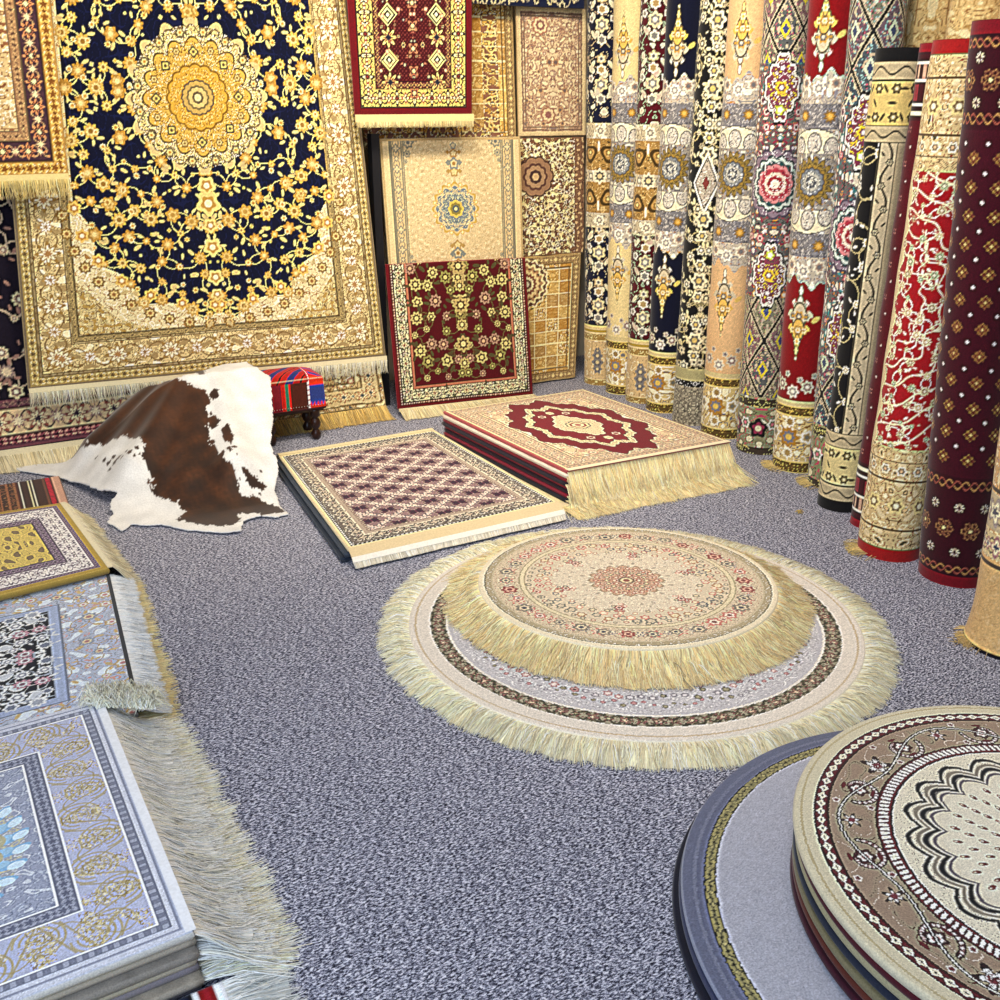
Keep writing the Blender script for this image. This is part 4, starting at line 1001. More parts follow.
def d_smallround():
    c = Cv(1.05, 1.05, .0032, 'e8dcc2', 63)
    R = c.R
    c.put(R < .508, '8f866a'); c.put(R < .502, 'b3a688'); c.put(R < .482, 'c9bca2')
    ringf(c, .485, .515, [(.2, .3, 'f1e8d0')], .03, 30, 2)
    c.put((R < .475), 'd3c3aa')
    ringchain(c, .385, .47, 30, ['c9857a', 'e4cdb8', '9a5f64'], 'b0a08c', small=['8c8c90', 'd9c6b4', '7a6a74'], n=6, amp=.34, w=.003, fill=.34)
    ringf(c, .38, .475, [(.1, .16, 'b98a7c'), (.45, .5, '9c9488'), (.8, .9, 'e3d6c0')], .04, 30, 6)
    c.put((R < .385) & (R > .362), 'b5a98a'); c.put((R < .380) & (R > .367), 'ded2b4')
    c.put(R < .36, 'd9cbb4')
    scatter_ring(c, .425, 34, .03, [['9c5450', 'd9a898', '8c4848'], ['8c8478', 'd9c8b0', '5c5c68'], ['c98478', 'efdcc6', '8a5450']], .01, 19)
    scatter_ring(c, .325, 44, .022, [['c9776c', 'e6cdb8', '9c5450'], ['7f8078', 'cfc2ac'], ['b58a60', 'e4d4b4']], .016, 9)
    scatter_ring(c, .295, 40, .018, [['c98478', 'e3cdb8'], ['6c707a', 'cdc2b0'], ['d9a890', 'efe0c8']], .02, 10, ph=.1)
    c.put(R < .262, 'dccfba')
    ringf(c, .12, .275, [(.0, .08, 'b8ac9a'), (.3, .35, 'ece3d0'), (.6, .64, 'c9a898'), (.9, 1, 'e9dfca')], .05, 12, 8)
    for k in range(6):
        a0 = 2*PI*(k+.3)/6
        for i in range(7):
            a = a0+.09*math.cos(i*2.4)*(1 if i else 0); q = .232+.03*math.sin(i*2.4)*(1 if i else 0)
            c.flower(q*math.cos(a), q*math.sin(a), .020 if i == 0 else .010, [['a85048', 'e6c4b0', '7c3838'], ['5c5c58', 'c4b8a0'], ['d09484', 'efdcc6']][i % 3], 6)
    c.medal(0, 0, [(.138, .16, 16, 'a89478'), (.13, .16, 16, 'c9a890')])
    ringf(c, 0, .122, [(.02, .14, '6f6450'), (.3, .38, 'b06c5c'), (.5, .6, 'e2d0b4'), (.72, .8, '7c7c70'), (.9, .97, 'c98a74')], .03, 16, 4)
    for rr_, nn, cc in ((.108, 22, ['a85c50', 'e6cdb4']), (.072, 16, ['76725c', 'd9c8a8']), (.045, 10, ['a86456', 'ead8ba'])):
        scatter_ring(c, rr_, nn, .012, [cc], .002, 3)
    c.medal(0, 0, [(.03, .1, 8, '8a7460'), (.022, .1, 8, 'dccbaa'), (.012, .1, 6, '9c5c50')])
    scatter_ring(c, .345, 60, .012, [['a8685c', 'e3cdb4'], ['6f6f68', 'c9bda4']], .008, 29)
    scatter_ring(c, .27, 36, .014, [['b87868', 'ead6bc'], ['8a8474', 'd6c8ac'], ['c99a80', 'efe0c4']], .012, 30)
    return c
BX, BY = 1.744, 2.368; SX, SY = 1.797, 2.482
for i, (z, R, ec, lab) in enumerate(((.024, (.728, .685), 'e9e0cc', 'larger round rug with white rim and olive flowered ring, fringe lying on the carpet'),)):
    o = rnd('round_rug', d_biground(), BX, BY, z, R, .02, ec, lab, 'stacked round fringed rugs')
    pts, out = circpts(BX, BY, R, z-.006, 1500); fringe(o, pts, out, .10, .004, 'fffbe4', .0017, 200, 4, clump=.45, col2='f2dfae', lift=.012, var=.12, closed=True)
zs = [.094, .077, .060, .043]
labs = ['smaller round cream rug with pink flowers, topmost of the fringed round pile', 'cream round rug edge directly under the smaller round pink-flowered rug',
        'beige round rug third from top of the smaller fringed round pile', 'lowest round rug of the smaller fringed pile, resting on the larger round rug']
for i, z in enumerate(zs):
    jx, jy = (0, 0) if i == 0 else (rr.uniform(-.008, .008), rr.uniform(-.008, .008))
    ww = (lambda x, y: -.006*np.exp(-(((x+.62)/.12)**2+((y+.68)/.2)**2))) if i == 0 else None
    cv = d_smallround() if i == 0 else Cv(1, 1, .03, 'dccfae')
    o = rnd('round_rug', cv, SX+jx, SY+jy, z, (.497, .452), .016, 'e8dcc0' if i % 2 == 0 else 'cbb98c', labs[i], 'stacked round fringed rugs')
    pts, out = circpts(SX+jx, SY+jy, (.499, .454), z-.006, 1150)
    fringe(o, pts, out, .085+.012*i, .03, 'fff0c4', .0017, 210+i, 2, clump=.6, col2='eec986', lift=.014, var=.13, closed=True)

# ---- grey round rugs and the tan round pile on top, front right
def d_grey():
    c = Cv(1.34, 1.34, .0032, '6f7389', 65)
    c.put(c.R < .650, '7b7f94'); c.put(c.R < .642, '6c7087'); c.put(c.R < .627, '17171c'); c.put(c.R < .623, '8f8a68')
    ringchain(c, .604, .623, 110, ['1f1f22', 'a39c74'], bg='8c8664', n=4, small=['1f1f22']); c.put(c.R < .604, '17171c')
    c.put(c.R < .600, 'b0b1bd'); return c
def d_tan_round():
    c = Cv(1.05, 1.05, .0021, 'd0c8b0', 67)
    R, T = c.R, c.T
    c.put((R < .517) & (R > .512), 'bdb190')
    c.put(R < .490, '4c1820'); c.put((R < .485) & (R > .466), '6a2830')
    k = T*.46/.013; c.put((R < .485) & (R > .466) & (abs((R-.4755)/.009) + abs(np.mod(k, 2)-1) < 1.0), 'd9c6b4')
    c.put((R < .482) & (R > .469) & (abs((R-.4755)/.005) + abs(np.mod(k, 2)-1) < .5), '5c1c24')
    c.put(R < .463, '3c2824'); c.put(R < .459, 'a08c7b'); c.filigree((R < .452) & (R > .375), [(.30, .335, '6a2a30'), (.66, .69, 'd2c2b4')], .075, 6, seed=5)
    # scrolls
    n = 12
    for i in range(n):
        a0 = 2*PI*i/n; sg = 1 if i % 2 else -1
        Rm = .410
        cx, cy = Rm*math.cos(a0), Rm*math.sin(a0)
        th = np.linspace(0, 5.2, 60); rad = .047*(1-th/7.4)
        ax = cx+rad*np.cos(a0+PI/2*sg+th*sg); ay = cy+rad*np.sin(a0+PI/2*sg+th*sg)
        c.path(np.stack([ax, ay], 1), '4c1820', 3); c.path(np.stack([ax, ay], 1)[::1], 'cfc0b4', 0)
        for j in range(3, 60, 3):
            c.flower(ax[j], ay[j], .0062, ['5c1f28', 'efe6e0'], 4, j)
        c.flower(cx, cy, .024, ['4c1820', 'e2d8d0', '8c3a40'], 6, a0); c.flower(cx, cy, .005, ['e6dcd2'], 4)
        for q in (-1, 1):
            c.leaf(cx+q*.03*math.cos(a0), cy+q*.03*math.sin(a0), .012, .005, a0+PI/2, '6a2830')
        a1 = a0+PI/n; rr_ = .415 if i % 2 else .405
        x1, y1 = rr_*math.cos(a1), rr_*math.sin(a1)
        big = i % 3 == 1
        c.flower(x1, y1, .036 if big else .024, ['3a2024', 'dcd6d8', '7a3a44'], 5 if big else 6, a1+.3, .3)
        if big: c.filigree(np.hypot(c.X-x1, c.Y-y1) < .022, [(.2, .4, '5c3038'), (.6, .75, 'efeaea')], .012, 6)
        t = np.linspace(-1, 1, 30); aa = a0+t*PI/n
        c.path(np.stack([(Rm+.03*np.sin(t*PI/2)*sg)*np.cos(aa), (Rm+.03*np.sin(t*PI/2)*sg)*np.sin(aa)], 1), '4c1820', 2)
        c.path(np.stack([(Rm+.03*np.sin(t*PI/2)*sg)*np.cos(aa), (Rm+.03*np.sin(t*PI/2)*sg)*np.sin(aa)], 1), 'c9b8ac', 0)
        for rr2 in (.447, .378):
            a2 = a0+.13; c.flower(rr2*math.cos(a2), rr2*math.sin(a2), .009, ['e0d6ce', '7a3a40'], 5)
    c.R = R = R/1.16; c.put(R < .318, '4c1820'); c.put(R < .314, '702830')
    k = np.mod(T*.304/.011, 1); c.put((R < .312) & (R > .296) & (abs(k-.5-(R-.304)*22) < .28), 'e6dccc')
    c.put(R < .293, '3a2224'); c.put(R < .289, 'dcd5c4')
    ringf(c, .25, .287, [(.45, .5, 'a58c84'), (.8, .84, '7c6c74')], .03, 20, 3)
    def wav(R0, a, nn, w, col): c.put(np.clip(1.5-abs(R-R0*(1+a*abs(np.sin(nn*T/2))-a*.5))/w, 0, 1), col)
    wav(.255, .10, 20, .004, '1d1d26'); wav(.240, .10, 20, .0035, '8c8478'); wav(.226, .12, 20, .005, '1f1f28'); wav(.212, .12, 20, .003, '6a626c')
    c.put(R < .20*(1+.1*abs(np.sin(10*T))-.05), 'dfd9c9')
    c.R = R = R*1.16
    for q, kk in ((.215, 32), (.19, 28), (.165, 24), (.14, 20), (.115, 16)):
        for i in range(kk):
            a = 2*PI*(i+.5*(q in (.19, .14)))/kk; x, y = q*math.cos(a), q*math.sin(a)
            c.leaf(x, y, .010, .005, a, '7c3a36'); c.leaf(x+.004*math.cos(a), y+.004*math.sin(a), .004, .002, a, 'd9c9b0'); 
    c.medal(0, 0, [(.088, .15, 10, '3a2226'), (.082, .15, 10, '8a2a34'), (.06, .15, 10, 'd9c9b0'), (.05, .12, 8, '7c2430'), (.03, .1, 8, 'd6c4a8'), (.015, .1, 6, '7c2430')])
    return c
GX, GY = 1.66, .90
gl = [(.058, .664, '8f93a6', 'grey round rug with black and gold ring, the large one under the tan round pile'),
      (.038, .662, '3c3f58', 'navy edged large round rug directly under the grey round rug'),
      (.019, .670, '1c1c2c', 'black edged large round rug at the very bottom of the front right pile')]
for i, (z, R, ec, lab) in enumerate(gl):
    wv_ = (lambda x, y: .006*np.sin(3*np.arctan2(y, x)+1)*np.clip((np.hypot(x, y)-.8)*5, 0, 1)*0-.0) if i == 0 else None
    rnd('round_rug', d_grey() if i == 0 else Cv(1, 1, .03, ec), GX-(.004*i), GY+(.003*i), z, R, .0175, ec, lab, 'large round rugs at the front right')
TX, TY = 1.728, .852
tl_ = [('cdc4a8', 'tan round rug with maroon scrolls and black scalloped centre, topmost at the front right'),
       ('4c1420', 'maroon edged round rug directly under the tan scrolled round rug'),
       ('a89f7c', 'olive cream edged round rug, third from top of the tan round pile'),
       ('232838', 'navy edged round rug in the middle of the tan round pile'),
       ('7c7458', 'olive edged round rug, third from bottom of the tan round pile'),
       ('5c2a20', 'rust brown edged round rug, second from bottom of the tan round pile'),
       ('3a1020', 'dark burgundy edged round rug lying directly on the grey round rug')]
zt = .222; n = len(tl_); th = (zt-.060)/n
for i, (ec, lab) in enumerate(tl_):
    z = zt-i*th
    j = (0, 0) if i == 0 else (rr.uniform(-.008, .004)+.006*i*.2, rr.uniform(-.006, .006))
    cv = d_tan_round() if i == 0 else Cv(1, 1, .03, ec)
    rnd('round_rug', cv, TX+j[0], TY+j[1], z, .528 if i == 0 else .522, th*.93, ec, lab, 'tan round pile at the front right')

# ================================================================== rolled rugs
def roll_cv(r, L_, p=.0052, bg='d9c9a0', seed=1): return Cv(2*PI*r, L_, p, bg, seed)
def roll(cv, r, L_, B, T, label, group='rolled rugs standing along the right wall', core='6b5a44', fr=0, frcol='e0c982', flare=0, foot=None):
    """B, T: axis at floor and at the top; faces the room centre"""
    B = np.array(B, float); T = np.array(T, float)
    finish(cv)
    d = unit([.15-B[0], .1-B[1], 0]); rgt = np.array([-d[1], d[0], 0])   # right-hand side seen from the room
    ph = np.linspace(-PI, PI, cv.nx)[None, :]; t = np.linspace(0, 1, cv.ny)[:, None]
    rad = r*(1-.035*(ph+PI)/(2*PI))*(1+flare*np.exp(-t*L_/.10))+.0015*np.sin(t*37+seed_of(label))
    ax = B+(T-B)*t[..., None]; ax[..., 2] = ax[..., 2]
    P = ax+(rad*np.cos(ph))[..., None]*d+(rad*np.sin(ph))[..., None]*rgt
    V = P.reshape(-1, 3); C = cv.c.reshape(-1, 3)
    idx = np.arange(cv.nx*cv.ny).reshape(cv.ny, cv.nx)
    q = np.stack([idx[:-1, :-1], idx[:-1, 1:], idx[1:, 1:], idx[1:, :-1]], -1).reshape(-1, 4)
    # flap: the free edge of the roll
    b = len(V); fl_ = P[:, -1]*.0+ax[:, 0]+(r*.90)*(-d)+0*P[:, -1]
    V = np.concatenate([V, fl_]); C = np.concatenate([C, np.tile(hx(core), (cv.ny, 1))])
    f1 = np.stack([idx[:-1, -1], b+np.arange(cv.ny-1), b+1+np.arange(cv.ny-1), idx[1:, -1]], 1)
    f2 = np.stack([idx[:-1, 0], idx[1:, 0], b+1+np.arange(cv.ny-1), b+np.arange(cv.ny-1)], 1)
    fs = [q, f1, f2]
    # ends: wound layers, alternately standing proud
    for row, zz, up in ((0, 0., -1), (cv.ny-1, 1., 1)):
        cen = ax[row, 0]; prev = idx[row]
        for k in range(1, 7):
            f_ = 1-k*.15; b = len(V); ring = cen+(P[row]-cen)*f_+np.array([0, 0, up*(-.004 if k % 2 else 0.)])*(1 if up > 0 else 0)
            V = np.concatenate([V, ring]); C = np.concatenate([C, np.tile(hx(core)*(.55 if k % 2 else 1.), (cv.nx, 1))])
            cur = b+np.arange(cv.nx); qq = np.stack([prev[:-1], prev[1:], cur[1:], cur[:-1]], 1)
            fs.append(qq if up < 0 else qq[:, ::-1]); prev = cur
        fs.append(prev if up > 0 else prev[::-1])
    o = raw_mesh('rolled_rug', V, fs, C, M_PILE); tag(o, label, 'rolled rug', group)
    if fr:
        r_ = np.random.RandomState(int(B[1]*100)); n = 70
        a = -1.15+.28*r_.randn(n)
        pts = B+np.stack([np.cos(a)]*3, 1)*d*r*.97+np.stack([np.sin(a)]*3, 1)*rgt*r*.97+[0, 0, .008]
        out = np.stack([np.cos(a)]*3, 1)*d+np.stack([np.sin(a)]*3, 1)*rgt
        fringe(o, pts, out, .05, .003, frcol, .0018, 5, 1, clump=1.3, col2='b5985a', lift=.004, sheet=False)
    return o
def seed_of(s): return sum(map(ord, s)) % 17
LR = 2.62
# shared building blocks; z = height above floor on the cloth
def Z(c): return c.Y+c.H/2
def d_pendant(r, ground, seed, top='d9cfb4', sh=0.):
    c = roll_cv(r, LR, .0050, ground, seed); z = Z(c); x = c.X+sh
    def put(m, col): c.put(m, col)
    cx = -.045
    # lower borders
    put(z < .33, 'd9c591')
    m = (z > .06) & (z < .26); put(m, 'd6bf86')
    c.filigree(m, [(.0, .14, 'efe4bd'), (.25, .36, 'a07c48'), (.5, .58, '8e8a82'), (.75, .86, 'f3e8c4')], .07, 8, seed=seed)
    for k in range(-3, 4):
        xx = cx+k*.17
        for yy, R, cc in ((.165, .05, ['b58c3c', '8a8780', 'd9bd6c']), (.09, .028, ['efe6c6', 'b39a64']), (.235, .028, ['efe6c6', 'a88e58'])):
            for rot in (0,): c.flower(xx, yy-c.H/2, R, cc, 8, PI/2)
        c.flower(xx+.085, .17-c.H/2, .034, ['f1e9cf', 'b9a476', '8f8a78'], 5)
    for z0, z1 in ((.0, .055), (.265, .31)):
        m = (z >= z0) & (z < z1); put(m, '6d5730'); c.filigree(m, [(.3, .42, 'c9a95c'), (.7, .8, '8a7040')], .025, 6); c.put(m & ((z < z0+.005) | (z > z1-.005)), 'd9c078')
    put((z > .31) & (z < .335), 'd6c493')
    zc = 1.275                              # height of the medallion
    for sg in (-1, 1):
        # flower heads bordering the plain ground
        for zz, lim in ((zc+sg*.50, .10), ):
            pass
    a = abs(z-zc)
    w = .012*np.cos(x*2*PI/.06)+.02*np.cos(x*2*PI/.17)
    m = (a < .42+w) ; put(m, 'c4baa8')
    c.filigree(m, [(0, .12, 'efe6d2'), (.3, .4, '8f8c8c'), (.6, .66, 'b5913f'), (.8, .9, 'a39c98')], .06, 9, seed=seed+1)
    rs = np.random.RandomState(seed)
    for zz in (zc-.37, zc+.37):
        for k in range(-5, 6): c.flower(cx+k*.07-sh, zz-c.H/2+.02*(k % 2), .032, [['efe6d2', 'a09a94', 'e0d6c4'], ['e6dcc6', 'b9a08c', '8c8784']][k % 2], 7)
    m = (a > .21) & (a < .31); put(m*.9, '858284'); c.filigree(m, [(.2, .35, 'b5b0ac'), (.6, .72, '6c6a70')], .03, 8)
    for s_ in (-1, 1):
        for k in range(-3, 4): c.flower(cx+(k+.5)*.115-sh, zc+s_*.262-c.H/2, .028, ['8c744c', 'cba050', 'd9b568'], 9)
    # cream arch of pointed petals
    arch = .215-.07*np.abs(np.sin((x-cx)*PI/.46))**2
    m = a < arch; put(m, '7c7468'); put(a < arch-.006, 'e6dabc')
    for s_ in (-1, 1):
        for k in range(-4, 5):
            yy = zc+s_*(.155-.035*abs(math.sin(k*.075*PI/.46)))
            c.leaf(cx+k*.075-sh, yy-c.H/2, .045, .034, PI/2, '6f685f'); c.leaf(cx+k*.075-sh, yy-c.H/2, .039, .029, PI/2, 'cbc3b6'); c.filigree((abs(c.X-cx-k*.075+sh) < .028) & (abs(z-yy) < .04) & (c.c[..., 0] > .78) & (c.c[..., 0] < .81), [(.3, .5, '8f8a88'), (.8, .9, 'e2dacb')], .02, 6)
    m = a < .115; put(m, 'a39c90'); c.filigree(m, [(0, .15, 'd9cfba'), (.3, .42, '6e6c70'), (.6, .66, 'b0914a'), (.85, .93, '8c8888')], .035, 9, seed=seed+2)
    r_ = np.hypot(x-cx, z-zc); t = np.arctan2(z-zc, x-cx)
    for R, am, nn, col in ((.12, .25, 18, '6f6448'), (.112, .3, 18, '94804a'), (.09, .25, 18, '5f5238'), (.082, .2, 18, '9c8448'), (.068, .1, 12, '55524f'), (.062, .1, 12, '8c8e8c'), (.045, .1, 10, 'b4b2a8'), (.03, .1, 8, '66686c'), (.016, .1, 6, 'bcbab0')):
        c.put(c.soft(.88*R*(1-am+am*abs(np.cos(nn/2*t)))-r_), col)
    c.filigree(r_ < .05, [(.3, .45, '6c7074'), (.7, .8, 'd0cec4')], .02, 8)
    # pendants on the plain ground, pointing away from the medallion
    for s_ in (-1, 1):
        z0 = zc+s_*.475
        for dz, R, cc in ((-.02, .02, ['e2d8c0']), (.04, .034, ['d9cdb4', '77726c', 'd6ccb6']), (.09, .05, ['cdbfa2', '6f6c6a', 'c4a25c']), (.15, .042, ['d8b465', 'efe2ba', 'b08c40']), (.20, .028, ['d9b869', 'f0e3b9']), (.24, .018, ['e2c888']), (.275, .009, ['efdca8'])):
            yy = z0+s_*dz-c.H/2; R = R*.86
            c.leaf(cx-sh, yy, R*1.5, R*.85 if R > .03 else R*.62, PI/2, '6f6048'); c.leaf(cx-sh, yy, R*1.3, R*.68 if R > .03 else R*.45, PI/2, cc[0])
            for q in (-1, 1):
                if R > .025: c.flower(cx-sh+q*R*.75, yy, R*.5, cc, 6); c.leaf(cx-sh+q*R*1.15, yy-s_*.012, R*.5, R*.18, q*s_*.9, cc[0])
            c.flower(cx-sh, yy, R*.6, cc[::-1], 6)
        c.leaf(cx-sh+.075, z0+s_*.10-c.H/2, .022, .012, .6, 'dcbc72')
    # flowered edge where the ground meets the lower border
    for k in range(-5, 6):
        c.flower(cx+k*.065, .375-c.H/2+.025*(k % 2), .032, [['e3d6bc', '9c8f88', 'efe6d0'], ['cdbfa8', '8e6c6c', 'e6dac4']][k % 2], 7)
        c.flower(cx+k*.065+.03, .43-c.H/2+.02*(k % 2), .016, ['d9ccb4', '9a8c84'], 5)
    return c
def d_repeat(r, ground, seed, hi):
    c = roll_cv(r, LR, .0050, ground, seed); z = Z(c)
    put = c.put
    f = z > .36
    c.filigree(f, [(.0, .13, hi), (.5, .57, '9a8c80')], .075, 9, seed=seed)
    per = .30; cx = -.02
    for k in range(0, 9):
        zz = .48+k*per
        if .9 < zz < 1.5: continue
        for kk in (-1, 0, 1):
            xx = cx+kk*.24
            for dz, R, cc in ((0, .042, ['cdbd9c', '8f8a84', 'e6dcc4']), (.075, .030, ['e3d9c0', 'b39a6c']), (-.075, .030, ['ddd2b8', '8c8780']), (.13, .03, ['b5a484', 'e0d5bc', '7f7c7c'])):
                c.flower(xx, zz+dz-c.H/2, R, cc, 6, PI/2)
            for q in (-1, 1):
                c.flower(xx+q*.065, zz+.03-c.H/2, .022, ['e6ddc8', 'a3988c'], 5); c.leaf(xx+q*.05, zz-.05-c.H/2, .028, .012, q*.9, hi); c.leaf(xx+q*.055, zz+.1-c.H/2, .028, .012, -q*.9, 'd0c4ac')
                c.flower(xx+q*.10, zz-.06-c.H/2, .018, ['cfc3ab', '77706c'], 5)
    zc = 1.20; a = abs(z-zc)
    m = a < .28; put(m, 'c9bca0'); c.filigree(m, [(0, .15, 'e8dec6'), (.4, .5, '8f8478'), (.8, .88, 'a89a84')], .05, 8)
    m = (a < .2) & (a > .03); put(m, 'ab8a52'); c.filigree(m, [(.1, .2, '6c5838'), (.6, .7, 'd0b47c')], .04, 7)
    for kk in (-2, -1, 0, 1, 2):
        for s_ in (-1, 1):
            c.flower(cx+kk*.115+.05, zc+s_*.12-c.H/2, .052, ['5f4a28', 'b89458', 'dcc08a'], 3, -PI/2*s_, .12); c.flower(cx+kk*.115+.05, zc+s_*.125-c.H/2, .018, ['7c5a28', 'e6c987'], 5)
            c.leaf(cx+kk*.115-.008, zc+s_*.16-c.H/2, .03, .008, PI/2, 'efe2be')
        c.flower(cx+kk*.115, zc-c.H/2, .045, ['dccfb2', '5f5c5c', 'c9b893'], 8); c.flower(cx+kk*.115+.0575, zc-c.H/2, .02, ['8f8a80', 'e0d6bf'], 6)
    for s_ in (-1, 1):
        for kk in (-2, -1, 0, 1, 2): c.flower(cx+kk*.115, zc+s_*.24-c.H/2, .032, ['e6dcc4', '948b80', 'd9cdb4'], 7)
    put(z < .36, 'dcc68e'); put((z > .32) & (z < .335), 'b9a048')
    m = (z > .04) & (z < .27); put(m, 'd3b88a')
    c.filigree(m, [(.1, .2, 'e8dab4'), (.6, .66, 'a88c60')], .07, 7)
    for kk in range(-3, 4):
        xx = cx+kk*.15
        for dz, R in ((.10, .03), (.14, .038), (.18, .034), (.21, .02)): c.flower(xx, dz-c.H/2, R, ['8c8680', '6f6a6c', 'c9b893'], 6)
    for z0 in (.0, .275): m = (z >= z0) & (z < z0+.035); put(m, 'a88a50'); c.filigree(m, [(.3, .45, 'dfc98c')], .02, 5)
    return c
def d_blackfloral(r):
    c = roll_cv(r, LR, .0048, '15161c', 71); z = Z(c); f = z > .30
    c.floral(f, .058, .026, [['cfc4a6', '6c6a62', 'e6dcc0'], ['b9ad90', '3a3830', 'd9cda8'], ['a39a84', 'd6cbb0', '5f5a50']], '8f8668', 1, 'c4b894', seed=4, tries=5000, nmax=700)
    for kk in range(8):
        zz = .45+kk*.30
        for dz, R in ((0, .045), (.08, .03), (-.08, .03)): c.flower(-.02, zz+dz-c.H/2, R, ['d9cdae', '77726a', 'c9b478'], 6)
    zc = 1.22; d = abs(c.X+.02)/.07+abs(z-zc)/.15
    c.put((d < 1), 'd9d0bc'); c.put(d < .85, '5c4c48'); c.put(d < .75, 'b5a898'); c.filigree(d < .75, [(.2, .3, '5f5650'), (.7, .8, 'e2d9c6')], .03); c.put(d < .25, '8a4a44')
    c.put(z < .30, '8c8474'); c.filigree(z < .24, [(0, .2, 'a8a08c'), (.5, .65, '5c574e'), (.85, .9, 'c4bba2')], .03, 8)
    c.put((z > .24) & (z < .30), 'b3ab80'); c.put((z > .205) & (z < .24), '1c1c20'); c.filigree((z > .205) & (z < .24), [(.5, .7, 'c4bca0')], .02)
    return c
def d_multi(r, seed, ground, accent, lite, zc=1.25):
    """dense multicolour medallion with pointed panels above and a diamond trellis below"""
    c = roll_cv(r, LR, .0048, '6d6a68', seed); z = Z(c); x = c.X; cx = -.01
    c.filigree(z > 0, [(0, .12, 'c9bfae'), (.3, .38, '8a4a58'), (.55, .63, '3a3a40'), (.8, .86, 'b5894a'), (.93, 1, 'e2d9c6')], .05, 9, seed=seed)
    c.floral(abs(z-zc) < .52, .05, .02, [['b5656c', 'e6d6c4', '6c2a3c'], ['c98a3c', 'f0e2bc'], ['4f7a78', 'd3dacd'], ['e6dccb', '7c4a5c'], ['5a4c6c', 'd6c6c4']], None, 1, accent, seed=seed, tries=4000, nmax=500)
    # trellis
    for lo, hi in ((.28, zc-.50), (zc+.50, LR)):
        m = (z > lo) & (z < hi); c.put(m, ground)
        u = (x-cx)/.16+(z-lo)/.27; v = (x-cx)/.16-(z-lo)/.27
        iu, iv = np.floor(u), np.floor(v); h = (np.mod(iu*3+iv*5, 4))
        c.put(m*(h == 1)*.75, '8a8a72'); c.put(m*(h == 2)*.6, '8c6a70'); c.put(m*(h == 3)*.7, '5f6668')
        c.filigree(m, [(0, .16, 'b3a894'), (.35, .42, lite), (.6, .66, 'a86a78'), (.8, .86, '3e3c3c')], .035, 9, seed=seed+3)
        fu, fv = np.mod(u, 1), np.mod(v, 1); e = np.minimum(np.minimum(fu, 1-fu), np.minimum(fv, 1-fv)); c.put(m & (e < .045), '2c2a2c'); c.put(m & (e > .045) & (e < .075), 'a39a88')
        ctr = np.maximum(abs(fu-.5), abs(fv-.5)); c.put(m & (ctr < .16), 'c4b84c' if seed % 2 else 'b9c0b0'); c.put(m & (ctr < .09), '55617c')
    # pointed white panels
    for s_ in (-1, 1):
        zz = zc+s_*.40
        d = ((abs(x-cx)/.085)**1.25+(abs(z-zz)/.15)**1.25)+.10*np.cos(np.arctan2((z-zz)*.6, x-cx)*12)
        c.put(d < 1.12, '33282c'); c.put(d < 1.0, 'c9beb4'); c.put(d < .88, '8c4c5c'); c.filigree(d < .84, [(.1, .25, 'e6dccf'), (.5, .6, '4c5a50'), (.8, .9, 'd9b050')], .03, 8)
        c.flower(cx, zz-c.H/2, .03, ['e2b84c', '7c3a4c', 'f0e6cf'], 6); c.flower(cx, zz-s_*.09-c.H/2, .022, ['c4ca4c', 'efe9cf'], 5); c.flower(cx, zz+s_*.08-c.H/2, .018, ['7c3c5c', 'e9dccb'], 5)
    r_ = np.hypot(x-cx, z-zc); t = np.arctan2(z-zc, x-cx)
    for R, am, nn, col in ((.155, .1, 16, '5c5260'), (.145, .1, 16, '8c7c88'), (.125, .12, 14, '2f4a4c'), (.115, .12, 14, 'b5c2ba'), (.10, .1, 14, '3f5f60'), (.085, .1, 12, 'c98a8c'), (.07, .12, 12, 'b04a58'), (.052, .1, 10, 'dcbcb0'), (.036, .1, 8, 'a8404c'), (.02, .1, 6, 'e6d2c2')):
        c.put(c.soft(R*(1-am+am*abs(np.cos(nn/2*t)))-r_), col)
    c.filigree(r_ < .14, [(.3, .38, 'e3d9c9'), (.7, .76, '6c3a48')], .025, 8)
    c.put(z < .28, '8f8a6c'); c.filigree(z < .28, [(0, .15, 'd9cfae'), (.3, .4, '5a4a48'), (.6, .7, 'b5586c'), (.85, .92, '9aa08c')], .05, 8)
    m = (z < .22) & (z > .02)
    for kk in range(-3, 4): c.flower(cx+kk*.14, .13-c.H/2, .05, ['2c2428', '8c3a54', 'd9c9ae'], 5, PI/2); c.flower(cx+kk*.14+.07, .15-c.H/2, .03, ['e6ddc6', '6c7c5c', 'c98a8c'], 6)
    for z0 in (.235, .0): m = (z >= z0) & (z < z0+.035); c.put(m, '4c4034'); c.filigree(m, [(.3, .45, 'c4ad74')], .02, 5)
    return c
